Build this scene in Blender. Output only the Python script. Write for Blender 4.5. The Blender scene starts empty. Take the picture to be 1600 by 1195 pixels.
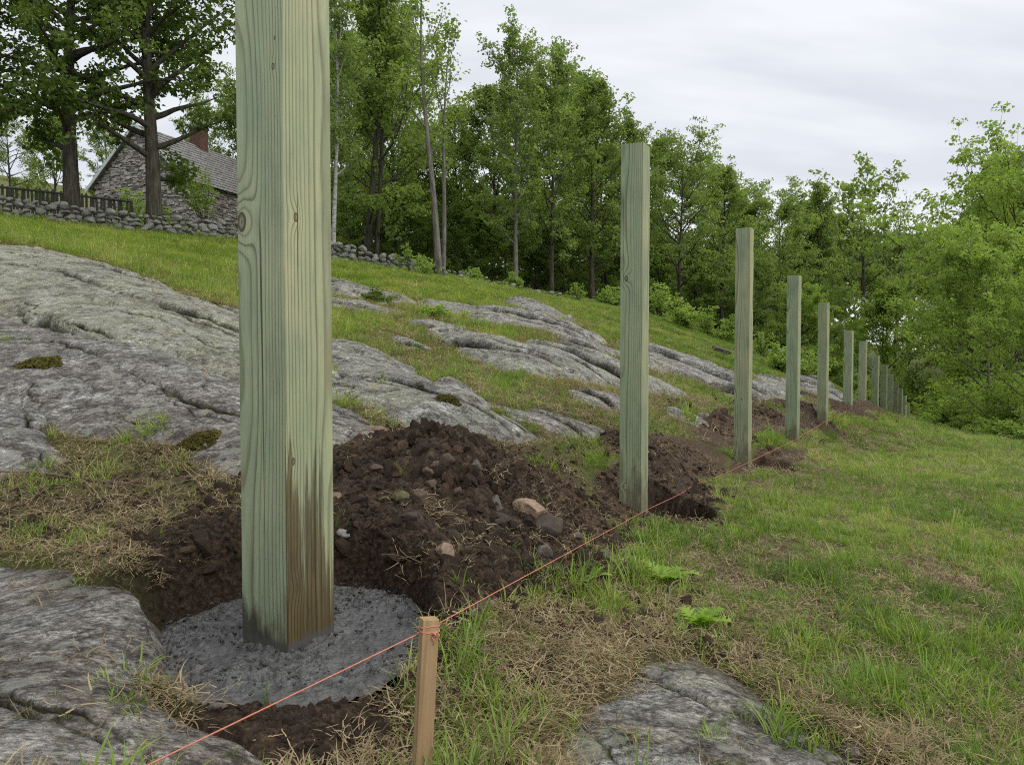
import bpy, bmesh, math, random
import numpy as np
from mathutils import Vector, Matrix, Euler

# ------------------------------------------------------------------ camera, sky, sun, exposure
scene = bpy.context.scene
col = scene.collection
F, CX, CY = 1200.0, 800.0, 597.5            # focal length and centre of the photograph in its own pixels
PITCH = math.radians(2.0)
CZ = 1.6
cam_d = bpy.data.cameras.new("camera"); cam = bpy.data.objects.new("camera", cam_d); col.objects.link(cam)
cam_d.lens = 36.0 * F / 1600.0; cam_d.sensor_width = 36.0; cam_d.clip_start = 0.05; cam_d.clip_end = 3000
cam.location = (0, 0, CZ); cam.rotation_euler = (math.pi / 2 - PITCH, 0, 0)
cam_d.dof.use_dof = True; cam_d.dof.focus_distance = 3.0; cam_d.dof.aperture_fstop = 20.0
scene.camera = cam

SUN_EL, SUN_AZ = math.radians(54), math.radians(118)      # azimuth clockwise from +Y (view direction): light from the right
world = bpy.data.worlds.new("World"); scene.world = world; world.use_nodes = True
wn = world.node_tree; wn.nodes.clear()
def wnode(t, **kw):
    n = wn.nodes.new(t)
    for k, v in kw.items(): setattr(n, k, v)
    return n
w_out = wnode('ShaderNodeOutputWorld'); w_bg = wnode('ShaderNodeBackground')
w_sky = wnode('ShaderNodeTexSky', sky_type='NISHITA', sun_disc=False, sun_elevation=SUN_EL, sun_rotation=SUN_AZ)
w_tc = wnode('ShaderNodeTexCoord'); w_sep = wnode('ShaderNodeSeparateXYZ')
w_add = wnode('ShaderNodeMath', operation='ADD'); w_add.inputs[1].default_value = 0.35
w_abs = wnode('ShaderNodeMath', operation='ABSOLUTE')
w_dx = wnode('ShaderNodeMath', operation='DIVIDE'); w_dy = wnode('ShaderNodeMath', operation='DIVIDE')
w_cmb = wnode('ShaderNodeCombineXYZ')
w_map = wnode('ShaderNodeMapping'); w_map.inputs['Rotation'].default_value = (0, 0, 0.5); w_map.inputs['Scale'].default_value = (0.55, 1.9, 1)
w_noise = wnode('ShaderNodeTexNoise'); w_noise.inputs['Scale'].default_value = 1.9; w_noise.inputs['Detail'].default_value = 5; w_noise.inputs['Roughness'].default_value = 0.5
w_ramp = wnode('ShaderNodeValToRGB')
w_ramp.color_ramp.elements[0].position = 0.40; w_ramp.color_ramp.elements[0].color = (3.3, 3.4, 3.66, 1)
w_ramp.color_ramp.elements[1].position = 0.58; w_ramp.color_ramp.elements[1].color = (4.15, 4.2, 4.33, 1)
w_mix = wnode('ShaderNodeMix', data_type='RGBA'); w_mix.inputs[0].default_value = 0.94
L = wn.links.new
L(w_tc.outputs['Generated'], w_sep.inputs[0]); L(w_sep.outputs[2], w_abs.inputs[0]); L(w_abs.outputs[0], w_add.inputs[0])
L(w_sep.outputs[0], w_dx.inputs[0]); L(w_add.outputs[0], w_dx.inputs[1]); L(w_sep.outputs[1], w_dy.inputs[0]); L(w_add.outputs[0], w_dy.inputs[1])
L(w_dx.outputs[0], w_cmb.inputs[0]); L(w_dy.outputs[0], w_cmb.inputs[1]); L(w_cmb.outputs[0], w_map.inputs[0])
L(w_map.outputs[0], w_noise.inputs['Vector']); L(w_noise.outputs['Fac'], w_ramp.inputs[0])
L(w_sky.outputs[0], w_mix.inputs[6]); L(w_ramp.outputs[0], w_mix.inputs[7]); L(w_mix.outputs[2], w_bg.inputs[0])
w_bg.inputs[1].default_value = 0.1; L(w_bg.outputs[0], w_out.inputs[0])

sun_d = bpy.data.lights.new("sun", 'SUN'); sun = bpy.data.objects.new("sun", sun_d); col.objects.link(sun)
sun_d.energy = 1.5; sun_d.angle = math.radians(80); sun_d.color = (1.0, 0.97, 0.92)
sdir = Vector((math.sin(SUN_AZ) * math.cos(SUN_EL), math.cos(SUN_AZ) * math.cos(SUN_EL), math.sin(SUN_EL)))
sun.rotation_euler = sdir.to_track_quat('Z', 'Y').to_euler()
scene.view_settings.view_transform = 'Standard'; scene.view_settings.look = 'None'
scene.view_settings.exposure = 1.2; scene.view_settings.gamma = 1.0; scene.view_settings.use_curve_mapping = False
scene.render.engine = 'CYCLES'
scene.cycles.max_bounces = 6; scene.cycles.diffuse_bounces = 4; scene.cycles.glossy_bounces = 1; scene.cycles.transmission_bounces = 4
scene.cycles.filter_width = 1.1
scene.cycles.use_adaptive_sampling = True; scene.cycles.adaptive_threshold = 0.02
scene.cycles.use_denoising = False

rng = np.random.default_rng(11)
random.seed(5)

# ------------------------------------------------------------------ projection helpers
cp, sp = math.cos(PITCH), math.sin(PITCH)
def P(px, py, d):
    a = (np.asarray(px, float) - CX) / F * d; b = (CY - np.asarray(py, float)) / F * d
    return np.stack(np.broadcast_arrays(a, d * cp + b * sp, CZ - d * sp + b * cp), -1)
def proj(x, y, z):
    zz = z - CZ; d = y * cp - zz * sp; b = y * sp + zz * cp
    return CX + F * x / d, CY - F * b / d

# ------------------------------------------------------------------ noise
_perm = np.random.default_rng(3).permutation(512).astype(np.int64)
_gc = np.cos(_perm * (2 * math.pi / 512)); _gs = np.sin(_perm * (2 * math.pi / 512))
def pn(x, y, seed=0):
    xi = np.floor(x).astype(np.int64); yi = np.floor(y).astype(np.int64); xf = x - xi; yf = y - yi
    u = xf * xf * xf * (xf * (xf * 6 - 15) + 10); v = yf * yf * yf * (yf * (yf * 6 - 15) + 10)
    p0 = _perm[(xi + seed * 37) & 511]; p1 = _perm[(xi + 1 + seed * 37) & 511]
    def g(p, j, dx, dy):
        h = (p + j) & 511; return _gc[h] * dx + _gs[h] * dy
    a = g(p0, yi, xf, yf); b = g(p1, yi, xf - 1, yf); c = g(p0, yi + 1, xf, yf - 1); d = g(p1, yi + 1, xf - 1, yf - 1)
    return ((a + (b - a) * u) * (1 - v) + (c + (d - c) * u) * v) * 1.4
def fbm(x, y, o=4, seed=0, gain=0.5):
    s = np.zeros(np.shape(x)); a = 1.0; f = 1.0
    for k in range(o):
        s = s + a * pn(x * f + 13.7 * k, y * f - 7.3 * k, seed + k); a *= gain; f *= 2.03
    return s
def sstep(a, b, x):
    t = np.clip((x - a) / (b - a), 0, 1); return t * t * (3 - 2 * t)

# ------------------------------------------------------------------ terrain: thin plate surface through surveyed points
CTRL = [
 (-300,1195,1.35),(0,1195,1.25),(0,865,2.6),(0,740,3.4),(200,740,3.4),(215,920,2.05),(300,1100,1.6),(420,1195,1.38),(330,800,2.75),
 (650,960,2.05),(640,1110,1.72),(900,1195,1.6),(1250,1195,1.75),(1600,1195,1.9),(1600,1000,2.9),(1600,850,4.9),(1600,760,8),(1600,705,16),(1600,690,22),
 (1300,1000,2.6),(1300,850,4.3),(1300,750,7.5),(1300,690,13),(1430,664,30),(1000,1000,2.35),(1000,880,3.4),(1060,800,4.4),(800,900,2.7),(800,760,3.9),
 (990,775,4.55),(1160,715,7.3),(1238,680,10.2),(1285,653,13.5),(1324,640,18.4),(1347,637,23.6),(1367,640,31.2),(1380,643,39.2),(1390,646,49),(1399,648,63),(1406,651,82),
 (380,740,3.2),(0,560,4.8),(200,560,4.8),(0,500,6),(0,392,8.5),(200,446,7.6),(380,494,7.2),(380,600,4.6),(0,365,15),(0,338,26),
 (200,402,14),(200,362,28),(370,376,30),(380,444,14),(530,408,31),(530,450,18),(530,525,8.5),(530,605,5.2),(530,685,3.9),
 (700,432,33),(700,480,17),(700,535,9.5),(700,585,6.5),(700,645,4.6),(850,460,36),(850,500,18),(850,560,9.5),(850,622,6.2),(850,690,4.8),
 (1000,485,38),(1000,540,18),(1000,602,10),(1000,670,6.3),(1150,530,40),(1150,575,22),(1150,628,13),(1150,685,8.6),(1280,592,35),(1280,622,20),
 (0,332,45),(200,350,45),(530,405,50),(850,455,55),(1000,480,60),(1150,525,70),(1280,585,70),(1400,640,110),(1600,672,40),(1600,655,90),
 (200,345,150),(800,450,150),(1200,560,180),(1400,600,220),(1600,620,200),
 (-500,340,9),(-500,330,26),(-400,740,3.4),(-400,560,4.8),(2100,1195,2.0),(2100,800,8),(2100,730,20),
]
_pts = np.array([P(a, b, c) for a, b, c in CTRL])
_cu = _pts[:, 0] / _pts[:, 1] * 2.0; _cv = np.log(_pts[:, 1]); _ce = (_pts[:, 2] - CZ) / _pts[:, 1]
def _tps(r2): return 0.5 * r2 * np.log(np.maximum(r2, 1e-12))
_n = len(_cu)
_K = _tps((_cu[:, None] - _cu) ** 2 + (_cv[:, None] - _cv) ** 2) + 0.004 * np.eye(_n)
_Q = np.stack([np.ones(_n), _cu, _cv], 1)
_A = np.block([[_K, _Q], [_Q.T, np.zeros((3, 3))]])
_w = np.linalg.solve(_A, np.concatenate([_ce, np.zeros(3)]))
UG = np.linspace(-1.05, 1.05, 260); VG = np.linspace(math.log(0.5), math.log(420), 340)
_gu, _gv = np.meshgrid(UG * 2.0, VG, indexing='ij')
EG = np.zeros(_gu.shape)
for k in range(_n): EG += _w[k] * _tps((_gu - _cu[k]) ** 2 + (_gv - _cv[k]) ** 2)
EG += _w[_n] + _w[_n + 1] * _gu + _w[_n + 2] * _gv
def base_z(x, y):
    x = np.asarray(x, float); y = np.maximum(np.asarray(y, float), 0.3)
    u = np.clip((np.clip(x / y, -1.04, 1.04) - UG[0]) / (UG[1] - UG[0]), 0, len(UG) - 1.001)
    v = np.clip((np.log(y) - VG[0]) / (VG[1] - VG[0]), 0, len(VG) - 1.001)
    i = u.astype(int); j = v.astype(int); a = u - i; b = v - j
    e = (EG[i, j] * (1 - a) + EG[i + 1, j] * a) * (1 - b) + (EG[i, j + 1] * (1 - a) + EG[i + 1, j + 1] * a) * b
    return CZ + y * e
_DS = np.exp(np.linspace(math.log(0.9), math.log(130), 420))
def hit(px, py, surf=None):
    """where the sight line through a photograph pixel first meets the terrain"""
    q = P(px, py, _DS); z = base_z(q[:, 0], q[:, 1]) if surf is None else surf(q[:, 0], q[:, 1])
    below = np.nonzero(q[:, 2] <= z)[0]
    k = below[0] if len(below) else len(_DS) - 1
    if k == 0: return q[0]
    d0, d1 = q[k - 1, 2] - z[k - 1], q[k, 2] - z[k]
    t = d0 / (d0 - d1) if d0 != d1 else 0
    return q[k - 1] * (1 - t) + q[k] * t

# ------------------------------------------------------------------ rock outcrops (outlines on the terrain)
# name suffix, outline in photograph pixels (dropped onto the terrain), height, lichen, brown, label
ROCKS = [
 ([(-300,372),(0,386),(60,392),(150,412),(230,438),(320,470),(400,498),(470,535),(520,575),(560,610),(470,640),(400,612),(340,590),(280,572),(215,552),(120,540),(60,520),(0,505),(-300,490)], .16, .95, .1,
  'broad lichen covered bedrock ledge on the left slope, meeting the upper grass'),
 ([(-300,470),(0,478),(60,498),(130,520),(220,535),(290,558),(360,585),(430,612),(520,622),(570,645),(630,690),(580,700),(520,720),(450,760),(395,752),(330,728),(262,690),(205,676),(150,680),(100,670),(60,645),(0,632),(-300,630)], .10, .12, .35,
  'dark grey bedrock slab below the lichen ledge, left of and behind the nearest post'),
 ([(-300,612),(0,614),(55,634),(100,690),(118,715),(70,742),(0,746),(-300,750)], .13, .3, .1,
  'pale grey rock at the left edge above the strip of soil and litter'),
 ([(-300,850),(0,858),(60,872),(140,882),(200,908),(222,950),(230,1020),(245,1075),(300,1112),(385,1135),(430,1175),(440,1290),(-300,1290)], .06, .12, .6,
  'brown stained rock in the bottom left corner beside the concrete'),
 ([(505,532),(560,538),(612,556),(665,585),(720,625),(790,652),(852,688),(820,694),(740,676),(680,668),(630,660),(575,636),(505,615)], .16, .55, .1,
  'long rounded grey ledge just right of the nearest post, ending above the dirt pile'),
 ([(655,604),(680,588),(720,590),(757,612),(778,642),(740,642),(690,628)], .13, .5, .35,
  'small mossy rock knob standing on the ledge right of the nearest post'),
 ([(770,630),(850,640),(968,676),(935,694),(870,676),(800,655)], .07, .25, .6,
  'low brownish rock strip between the rounded ledge and the second post'),
 ([(660,514),(730,518),(800,545),(880,543),(960,568),(1010,588),(1082,622),(1030,618),(960,606),(900,596),(850,590),(790,580),(730,558)], .22, .7, .05,
  'pale whaleback rock in mid slope passing behind the second post'),
 ([(630,500),(676,498),(722,512),(690,518),(652,512)], .12, .6, .1,
  'small pale rock at the upper end of the mid slope whaleback'),
 ([(733,485),(770,482),(830,493),(880,505),(955,540),(905,536),(840,518),(780,506),(740,501)], .22, .5, .1,
  'grey rock band higher on the slope, left of the second post'),
 ([(786,471),(820,472),(870,488),(905,506),(860,502),(812,486)], .28, .4, .2,
  'small rounded rock crest uppermost on the slope left of the second post'),
 ([(505,436),(560,447),(640,466),(655,476),(600,476),(540,464),(505,458)], .16, .5, .25,
  'flat rock band in the upper meadow right of the nearest post'),
 ([(505,466),(570,472),(640,492),(600,492),(545,484),(505,480)], .12, .5, .25,
  'narrow rock sliver in the grass below the flat rock band'),
 ([(1000,542),(1060,555),(1120,575),(1180,598),(1215,618),(1180,632),(1110,604),(1050,584),(1000,578)], .25, .5, .1,
  'grey sloping ledge between the second and third posts'),
 ([(1170,585),(1235,598),(1262,618),(1240,632),(1195,620)], .22, .5, .1,
  'grey rock ledge behind the third and fourth posts'),
 ([(1235,585),(1290,600),(1330,628),(1325,636),(1285,626),(1245,606)], .3, .5, .05,
  'tapering rock ledge behind the fifth post'),
 ([(655,470),(720,477),(775,492),(720,491),(660,481)], .16, .5, .2,
  'thin rock strip just under the upper meadow, left of the grey rock band'),
 ([(868,528),(930,538),(990,560),(940,557),(888,544)], .16, .5, .25,
  'thin rock strip below the grey rock band, left of the second post'),
 ([(885,606),(950,616),(1015,645),(960,642),(898,624)], .14, .4, .5,
  'brownish thin rock strip below the mid slope whaleback'),
 ([(1028,636),(1090,642),(1155,664),(1100,664),(1040,651)], .16, .4, .4,
  'low rock strip in the grass between the second post and the third'),
 ([(598,518),(640,527),(676,548),(632,546)], .12, .5, .3,
  'small flat rock patch in the grass above the long rounded ledge'),
 ([(900,1085),(960,1060),(1030,1025),(1075,1000),(1130,1030),(1200,1085),(1290,1140),(1400,1195),(1480,1290),(880,1290),(870,1150)], .10, .45, .55,
  'half buried rock in the grass at the bottom centre right'),
]
def sd_poly(x, y, poly):
    d2 = np.full(x.shape, 1e9); inside = np.zeros(x.shape, bool); n = len(poly)
    for i in range(n):
        ax, ay = poly[i]; bx, by = poly[(i + 1) % n]
        ex, ey = bx - ax, by - ay; wx, wy = x - ax, y - ay
        t = np.clip((wx * ex + wy * ey) / (ex * ex + ey * ey + 1e-12), 0, 1)
        d2 = np.minimum(d2, (wx - t * ex) ** 2 + (wy - t * ey) ** 2)
        c = (ay > y) != (by > y)
        inside ^= c & (x < ex * (y - ay) / (ey if ey != 0 else 1e-12) + ax)
    d = np.sqrt(d2); return np.where(inside, d, -d)
RPOLY = []
for r in ROCKS:
    RPOLY.append(np.array([hit(a, b)[:2] for a, b in r[0]]))
RBB = [(p.min(0) - 0.6, p.max(0) + 0.6) for p in RPOLY]
def rock_sd(k, x, y):
    s = np.full(x.shape, -0.6); lo, hi = RBB[k]
    m = (x > lo[0]) & (x < hi[0]) & (y > lo[1]) & (y < hi[1])
    if m.any():
        xx, yy = x[m], y[m]; far = 0.4 + 0.12 * yy
        s[m] = sd_poly(xx, yy, RPOLY[k]) + (0.07 if k != 21 else .11) * far * fbm(xx * 2.2, yy * 2.2, 4, 60 + k)
    return s
def ledges(x, y):
    """height, crevice weight and forward push of the stepped, banded bedrock"""
    q = 0.54 * x + 0.84 * y; p = 0.84 * x - 0.54 * y
    wq = q + 0.26 * fbm(x * 0.6, y * 0.6, 3, 21) + 0.09 * fbm(x * 2.4, y * 2.4, 3, 25) + 0.02 * fbm(x * 9, y * 9, 2, 27)
    h = 0; crack = np.zeros(x.shape); push = np.zeros(x.shape)
    for lam, amp, sd in ((1.0, 0.17, 31), (0.41, 0.042, 35), (0.15, 0.007, 39)):
        t = (wq + 0.06 * sd) / lam; i = np.floor(t); t = t - i
        m = np.clip(0.45 + 1.3 * pn(p * 0.55 / lam + 3.1 * i, i * 1.7, sd), 0.0, 1.15)
        cr = np.exp(-(t / 0.035) ** 2) + np.exp(-((1 - t) / 0.012) ** 2)
        h = h + amp * m * (np.minimum(1, t / 0.07) ** 0.6 * (1 - t) ** .8 - 0.8 * cr - 0.35)
        if lam > .2:
            crack = np.maximum(crack, np.clip(m, 0, 1) * np.exp(-(np.minimum(t, 1 - t) / 0.055) ** 2) * (1 if lam > .5 else .8))
            push = push + amp * m * .65 * np.exp(-((t - .08) / .07) ** 2)
    h = h + 0.05 * fbm(p * 0.6, q * 1.1, 3, 51)
    h = h + 0.016 * fbm(p * 4, q * 7, 5, 55, .52) + 0.006 * np.abs(pn(p * 26, q * 45, 58))
    return h, crack, push
def rock_z(k, x, y, s=None, full=False):
    if s is None: s = rock_sd(k, x, y)
    hgt = ROCKS[k][1] * .62; w = hgt * 1.3 + 0.05 + (.16 if k == 21 else 0)
    lift = np.where(s > 0, hgt * (1 - np.exp(-np.maximum(s, 0) / w)), s * 1.4 - 0.02)
    sc = float(np.clip(RPOLY[k][:, 1].mean() / 7.0, 0.62, 1.9)); am = .72 * sc * np.clip(hgt / .14, .4, 1.2) * sstep(-0.1, 0.25, s + .1)
    h, crack, push = ledges(x / sc, y / sc)
    z = base_z(x, y) + lift - 0.03 + h * am
    return (z, crack * sstep(0, .1, s), push * am) if full else z

# ------------------------------------------------------------------ soil, holes, piles, ground zones
HOLE_C = np.array([-0.615, 2.10]); HOLE_R = (0.375, 0.46); CONC_Z = CZ - 0.755
def hole_rho(x, y):
    dx = x - HOLE_C[0]; dy = y - HOLE_C[1]; th = np.arctan2(dy, dx)
    return np.sqrt((dx / HOLE_R[0]) ** 2 + (dy / HOLE_R[1]) ** 2) * (1 + 0.05 * np.sin(3 * th + 1) + 0.05 * fbm(x * 5, y * 5, 3, 71))
PITS = []      # (cx, cy, rx, ry, depth) beside further posts
for (a, b, rx, ry, dep) in [(1050,778,.25,.34,.55),(1192,714,.30,.42,.4)]:
    h = hit(a, b); PITS.append((h[0], h[1], rx, ry, dep))
# piles: peak centre px, reach along and across (m), height, yaw
PILE_SPEC = [
 ((724,794), .65, .50, .365, -.5, 'big brown dirt pile studded with stones right of the nearest post'),
 ((1005,712), .40, .22, .17, -.3, 'low dirt heap behind the second post and its open hole'),
 ((1115,660), .42, .34, .26, -.2, 'rounded dark dirt heap just left of the third post'),
 ((1200,652), .55, .28, .18, -.3, 'dark dirt heap between the third and fourth posts'),
 ((1262,646), .6, .35, .2, -.4, 'flat dark dirt heap between the fourth and fifth posts'),
 ((1307,637), .9, .42, .24, -.3, 'small dark dirt heap between the fifth and sixth posts'),
 ((1352,641), 1.0, .5, .25, -.3, 'thin dark smear of dirt at the seventh post'),
]
PILES = []
for c, ra, rb, hh, yaw, lab in PILE_SPEC:
    q = hit(*c); PILES.append((q[0], q[1], ra, rb, hh, yaw, lab))
def pile_lift(k, x, y):
    cx, cy, ra, rb, hh, yaw, _ = PILES[k]
    dx, dy = x - cx, y - cy; a = dx * math.cos(yaw) + dy * math.sin(yaw); b = -dx * math.sin(yaw) + dy * math.cos(yaw)
    a = a + .12 * ra * fbm(x * 2 / ra, y * 2 / ra, 2, 83 + k); b = b + .2 * rb * fbm(x * 1.6 / rb, y * 1.6 / rb, 2, 87 + k)
    rho = np.sqrt((a / ra) ** 2 + (b / rb) ** 2)
    return hh * np.clip(1.05 * np.exp(-(rho * 1.15) ** 1.7) - 0.16, -0.1, 2)
def ell(px, py, c):
    cx, cy, rx, ry = c; return np.sqrt(((px - cx) / rx) ** 2 + ((py - cy) / ry) ** 2)
SOIL = [(440,965,240,158),(700,815,215,150),(850,850,130,75),(330,850,120,55),(500,1120,215,95),(985,765,80,40),(1055,765,62,40),(1050,705,95,26),(1195,708,62,18),(1120,662,55,26),(1205,655,60,18),(1262,648,48,12),(1305,638,42,9),(1352,640,24,5),(640,900,150,110)]
LITTER = [(210,775,330,130),(210,775,330,130),(840,1080,250,180),(1080,1010,190,90),(1210,735,150,55),(1330,690,130,22),(1150,880,160,60),(1330,960,140,60),(1450,900,120,40),(1250,1060,140,110),(1480,1100,90,60),(900,640,160,50),(1120,640,110,40),(620,700,110,30),(700,555,60,40),(60,440,120,30)]
def zones(x, y, z):
    """soil, litter and grass weights of the ground, baked to the terrain"""
    px, py = proj(x, y, z)
    fade = np.clip(y / 3.0, .5, 4)
    wx = px + 28 * fbm(x * 1.7 / fade, y * 1.7 / fade, 3, 91); wy = py + 14 * fbm(x * 1.7 / fade + 9, y * 1.7 / fade, 3, 95)
    soil = np.zeros(x.shape); lit = np.zeros(x.shape)
    for c in SOIL: soil = np.maximum(soil, 1 - sstep(.82, 1.1, ell(wx, wy, c)))
    for c in LITTER: lit = np.maximum(lit, 1 - sstep(.45, 1.15, ell(wx, wy, c)))
    patch = fbm(x * 1.1, y * 1.1, 4, 101)
    fine = fbm(x * 4.5, y * 4.5, 3, 105)
    near = 1 - sstep(3.5, 8, y)
    thin = sstep(.10, .72, patch * .8 + fine * .65 + .10 * near - .32)
    lit = np.clip(np.maximum(lit * (.62 + .55 * fine), thin * (.5 + .4 * near)), 0, 1)
    upper = sstep(10, 14, y) * (x < 1.5 + y * .12)
    lit = lit * (1 - .15 * upper)
    strip_ = (1 - sstep(.7, 1.1, ell(wx, wy, (200, 800, 260, 95)))); soil = np.maximum(soil, strip_ * np.clip(.55 + .9 * fine, 0, .95))
    st2 = (1 - sstep(.6, 1.1, ell(wx, wy, (820, 1060, 190, 110)))); soil = np.maximum(soil, st2 * np.clip(.32 + 1.2 * fine, 0, .9))
    gap = sstep(-.35, .2, fbm(x * 6.5, y * 6.5, 3, 107)); lit = np.maximum(lit, .5 * (1 - gap) * (1 - sstep(5, 10, y)))
    rk = np.full(x.shape, -.6)
    for k in range(len(ROCKS)): rk = np.maximum(rk, rock_sd(k, x, y))
    wdt = np.clip(y / 40, .10, .34); lit = np.maximum(lit, .85 * np.exp(-((rk + wdt * .5) / wdt) ** 2) * np.clip(.65 + .9 * fine, 0, 1))
    soil = np.where(y > 60, 0, soil); lit = lit * (1 - soil)
    grass = np.clip(1 - soil * 1.15 - lit * .9, 0, 1)
    return soil, lit, grass
def ground_z(x, y, detail=True):
    x = np.asarray(x, float); y = np.asarray(y, float)
    z = base_z(x, y)
    z = z + np.clip(y / 6, .35, 2.5) * 0.022 * fbm(x * 1.3 / np.clip(y / 6, .5, 3), y * 1.3 / np.clip(y / 6, .5, 3), 3, 111)
    for k in range(len(ROCKS)):
        s = rock_sd(k, x, y); z = z - np.clip(s * .9, 0, .16) - .02 * sstep(-.05, .1, s)
    for (cx, cy, rx, ry, dep) in PITS:
        rho = np.sqrt(((x - cx) / rx) ** 2 + ((y - cy) / ry) ** 2) * (1 + .12 * fbm(x * 4, y * 4, 2, 77))
        z = z - dep * (1 - sstep(.80, 1.02, rho)) 
    z = z - .06 * np.exp(-((x - .78 - .515 * (y - 4.4)) / .22) ** 2) * sstep(3.2, 4.2, y) * (1 - sstep(20, 30, y))
    rho = hole_rho(x, y)
    z = z * sstep(.98, 1.16, rho) + (CONC_Z - .10) * (1 - sstep(.98, 1.16, rho))
    z = z + .045 * np.exp(-((rho - 1.3) / .13) ** 2) * sstep(-.15, .2, y - HOLE_C[1])
    if detail:
        n = 1 - sstep(5, 9, y)
        z = z + n * (.010 * fbm(x * 11, y * 11, 3, 121) + .005 * np.abs(fbm(x * 38, y * 38, 2, 125)))
    return z
def top_z(x, y):
    z = ground_z(x, y)
    for k in range(len(ROCKS)):
        s = rock_sd(k, x, y); m = s > -.2
        if m.any(): z[m] = np.maximum(z[m], rock_z(k, x[m], y[m], s[m]))
    g = None
    for k in range(len(PILES)):
        cx, cy, ra = PILES[k][:3]; m = (np.abs(x - cx) < 1.6 * ra) & (np.abs(y - cy) < 1.6 * ra)
        if m.any():
            xm, ym = x[m], y[m]; z[m] = np.maximum(z[m], ground_z(xm, ym, False) + pile_lift(k, xm, ym))
    return z
def tz(x, y): return float(top_z(np.array([x], float), np.array([y], float))[0])
def hit_top(px, py): return hit(px, py, top_z)

# ------------------------------------------------------------------ mesh and object helpers
def mesh_np(name, verts, faces, smooth=True):
    """faces: an (n,3) or (n,4) array, or a list of such arrays"""
    me = bpy.data.meshes.new(name)
    verts = np.asarray(verts, np.float32); fl = faces if isinstance(faces, list) else [faces]
    fl = [np.asarray(f, np.int32) for f in fl if len(f)]
    nl = sum(f.size for f in fl); nf = sum(len(f) for f in fl)
    me.vertices.add(len(verts)); me.vertices.foreach_set('co', verts.ravel())
    me.loops.add(nl); me.loops.foreach_set('vertex_index', np.concatenate([f.ravel() for f in fl]))
    tot = np.concatenate([np.full(len(f), f.shape[1], np.int32) for f in fl]); st = np.concatenate([[0], np.cumsum(tot)[:-1]]).astype(np.int32)
    me.polygons.add(nf); me.polygons.foreach_set('loop_start', st); me.polygons.foreach_set('loop_total', tot)
    me.polygons.foreach_set('use_smooth', np.full(nf, smooth))
    me.update(calc_edges=True); return me
def fattr(me, name, vals):
    a = me.attributes.new(name, 'FLOAT', 'POINT'); a.data.foreach_set('value', np.asarray(vals, np.float32).ravel())
def obj(name, me, mat=None, parent=None, loc=None):
    o = bpy.data.objects.new(name, me); col.objects.link(o)
    if mat is not None and me is not None and not me.materials: me.materials.append(mat)
    if parent is not None: o.parent = parent
    if loc is not None: o.location = loc
    return o
def tag(o, label=None, cat=None, group=None, kind=None):
    if label: o['label'] = label
    if cat: o['category'] = cat
    if group: o['group'] = group
    if kind: o['kind'] = kind
    return o
def empty(name, loc): 
    o = bpy.data.objects.new(name, None); col.objects.link(o); o.location = loc; o.empty_display_size = .2; return o
class MB:
    """collects vertex and face blocks"""
    def __init__(s): s.v = []; s.q = []; s.t = []; s.n = 0; s.a = []
    def add(s, v, q=None, t=None, a=None):
        v = np.asarray(v, float)
        if q is not None and len(q): s.q.append(np.asarray(q) + s.n)
        if t is not None and len(t): s.t.append(np.asarray(t) + s.n)
        s.v.append(v); s.n += len(v); s.a.append(np.full(len(v), 0.0 if a is None else a) if np.isscalar(a) or a is None else np.asarray(a))
    def mesh(s, name, smooth=True, attr=None):
        fl = []
        if s.q: fl.append(np.concatenate(s.q))
        if s.t: fl.append(np.concatenate(s.t))
        me = mesh_np(name, np.concatenate(s.v), fl, smooth)
        if attr: fattr(me, attr, np.concatenate(s.a))
        return me
def tube(mb, pts, rad, sides=7, cap=True, a=None):
    pts = np.asarray(pts, float); n = len(pts); rad = np.broadcast_to(np.asarray(rad, float), (n,))
    tg = np.gradient(pts, axis=0); tg /= np.linalg.norm(tg, axis=1)[:, None] + 1e-9
    ref = np.array([0, 0, 1.0]) if abs(tg[:, 2]).mean() < .8 else np.array([1.0, 0, 0])
    b1 = np.cross(tg, ref); b1 /= np.linalg.norm(b1, axis=1)[:, None] + 1e-9; b2 = np.cross(tg, b1)
    th = np.arange(sides) * 2 * math.pi / sides
    v = pts[:, None, :] + rad[:, None, None] * (np.cos(th)[None, :, None] * b1[:, None, :] + np.sin(th)[None, :, None] * b2[:, None, :])
    i = np.arange(n - 1)[:, None] * sides; j = np.arange(sides)[None, :]; jn = (j + 1) % sides
    q = np.stack([i + j, i + jn, i + sides + jn, i + sides + j], -1).reshape(-1, 4)
    t = None
    if cap: t = [[0, k + 1, k] for k in range(1, sides - 1)] + [[(n - 1) * sides, (n - 1) * sides + k, (n - 1) * sides + k + 1] for k in range(1, sides - 1)]
    mb.add(v.reshape(-1, 3), q, t, a)
def box(mb, c, h, R=None, a=None):
    s = np.array([[x, y, z] for x in (-1, 1) for y in (-1, 1) for z in (-1, 1)], float) * np.asarray(h)
    if R is not None: s = s @ np.asarray(R).T
    mb.add(s + np.asarray(c), [[0, 1, 3, 2], [4, 6, 7, 5], [0, 4, 5, 1], [2, 3, 7, 6], [0, 2, 6, 4], [1, 5, 7, 3]], None, a)

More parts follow.
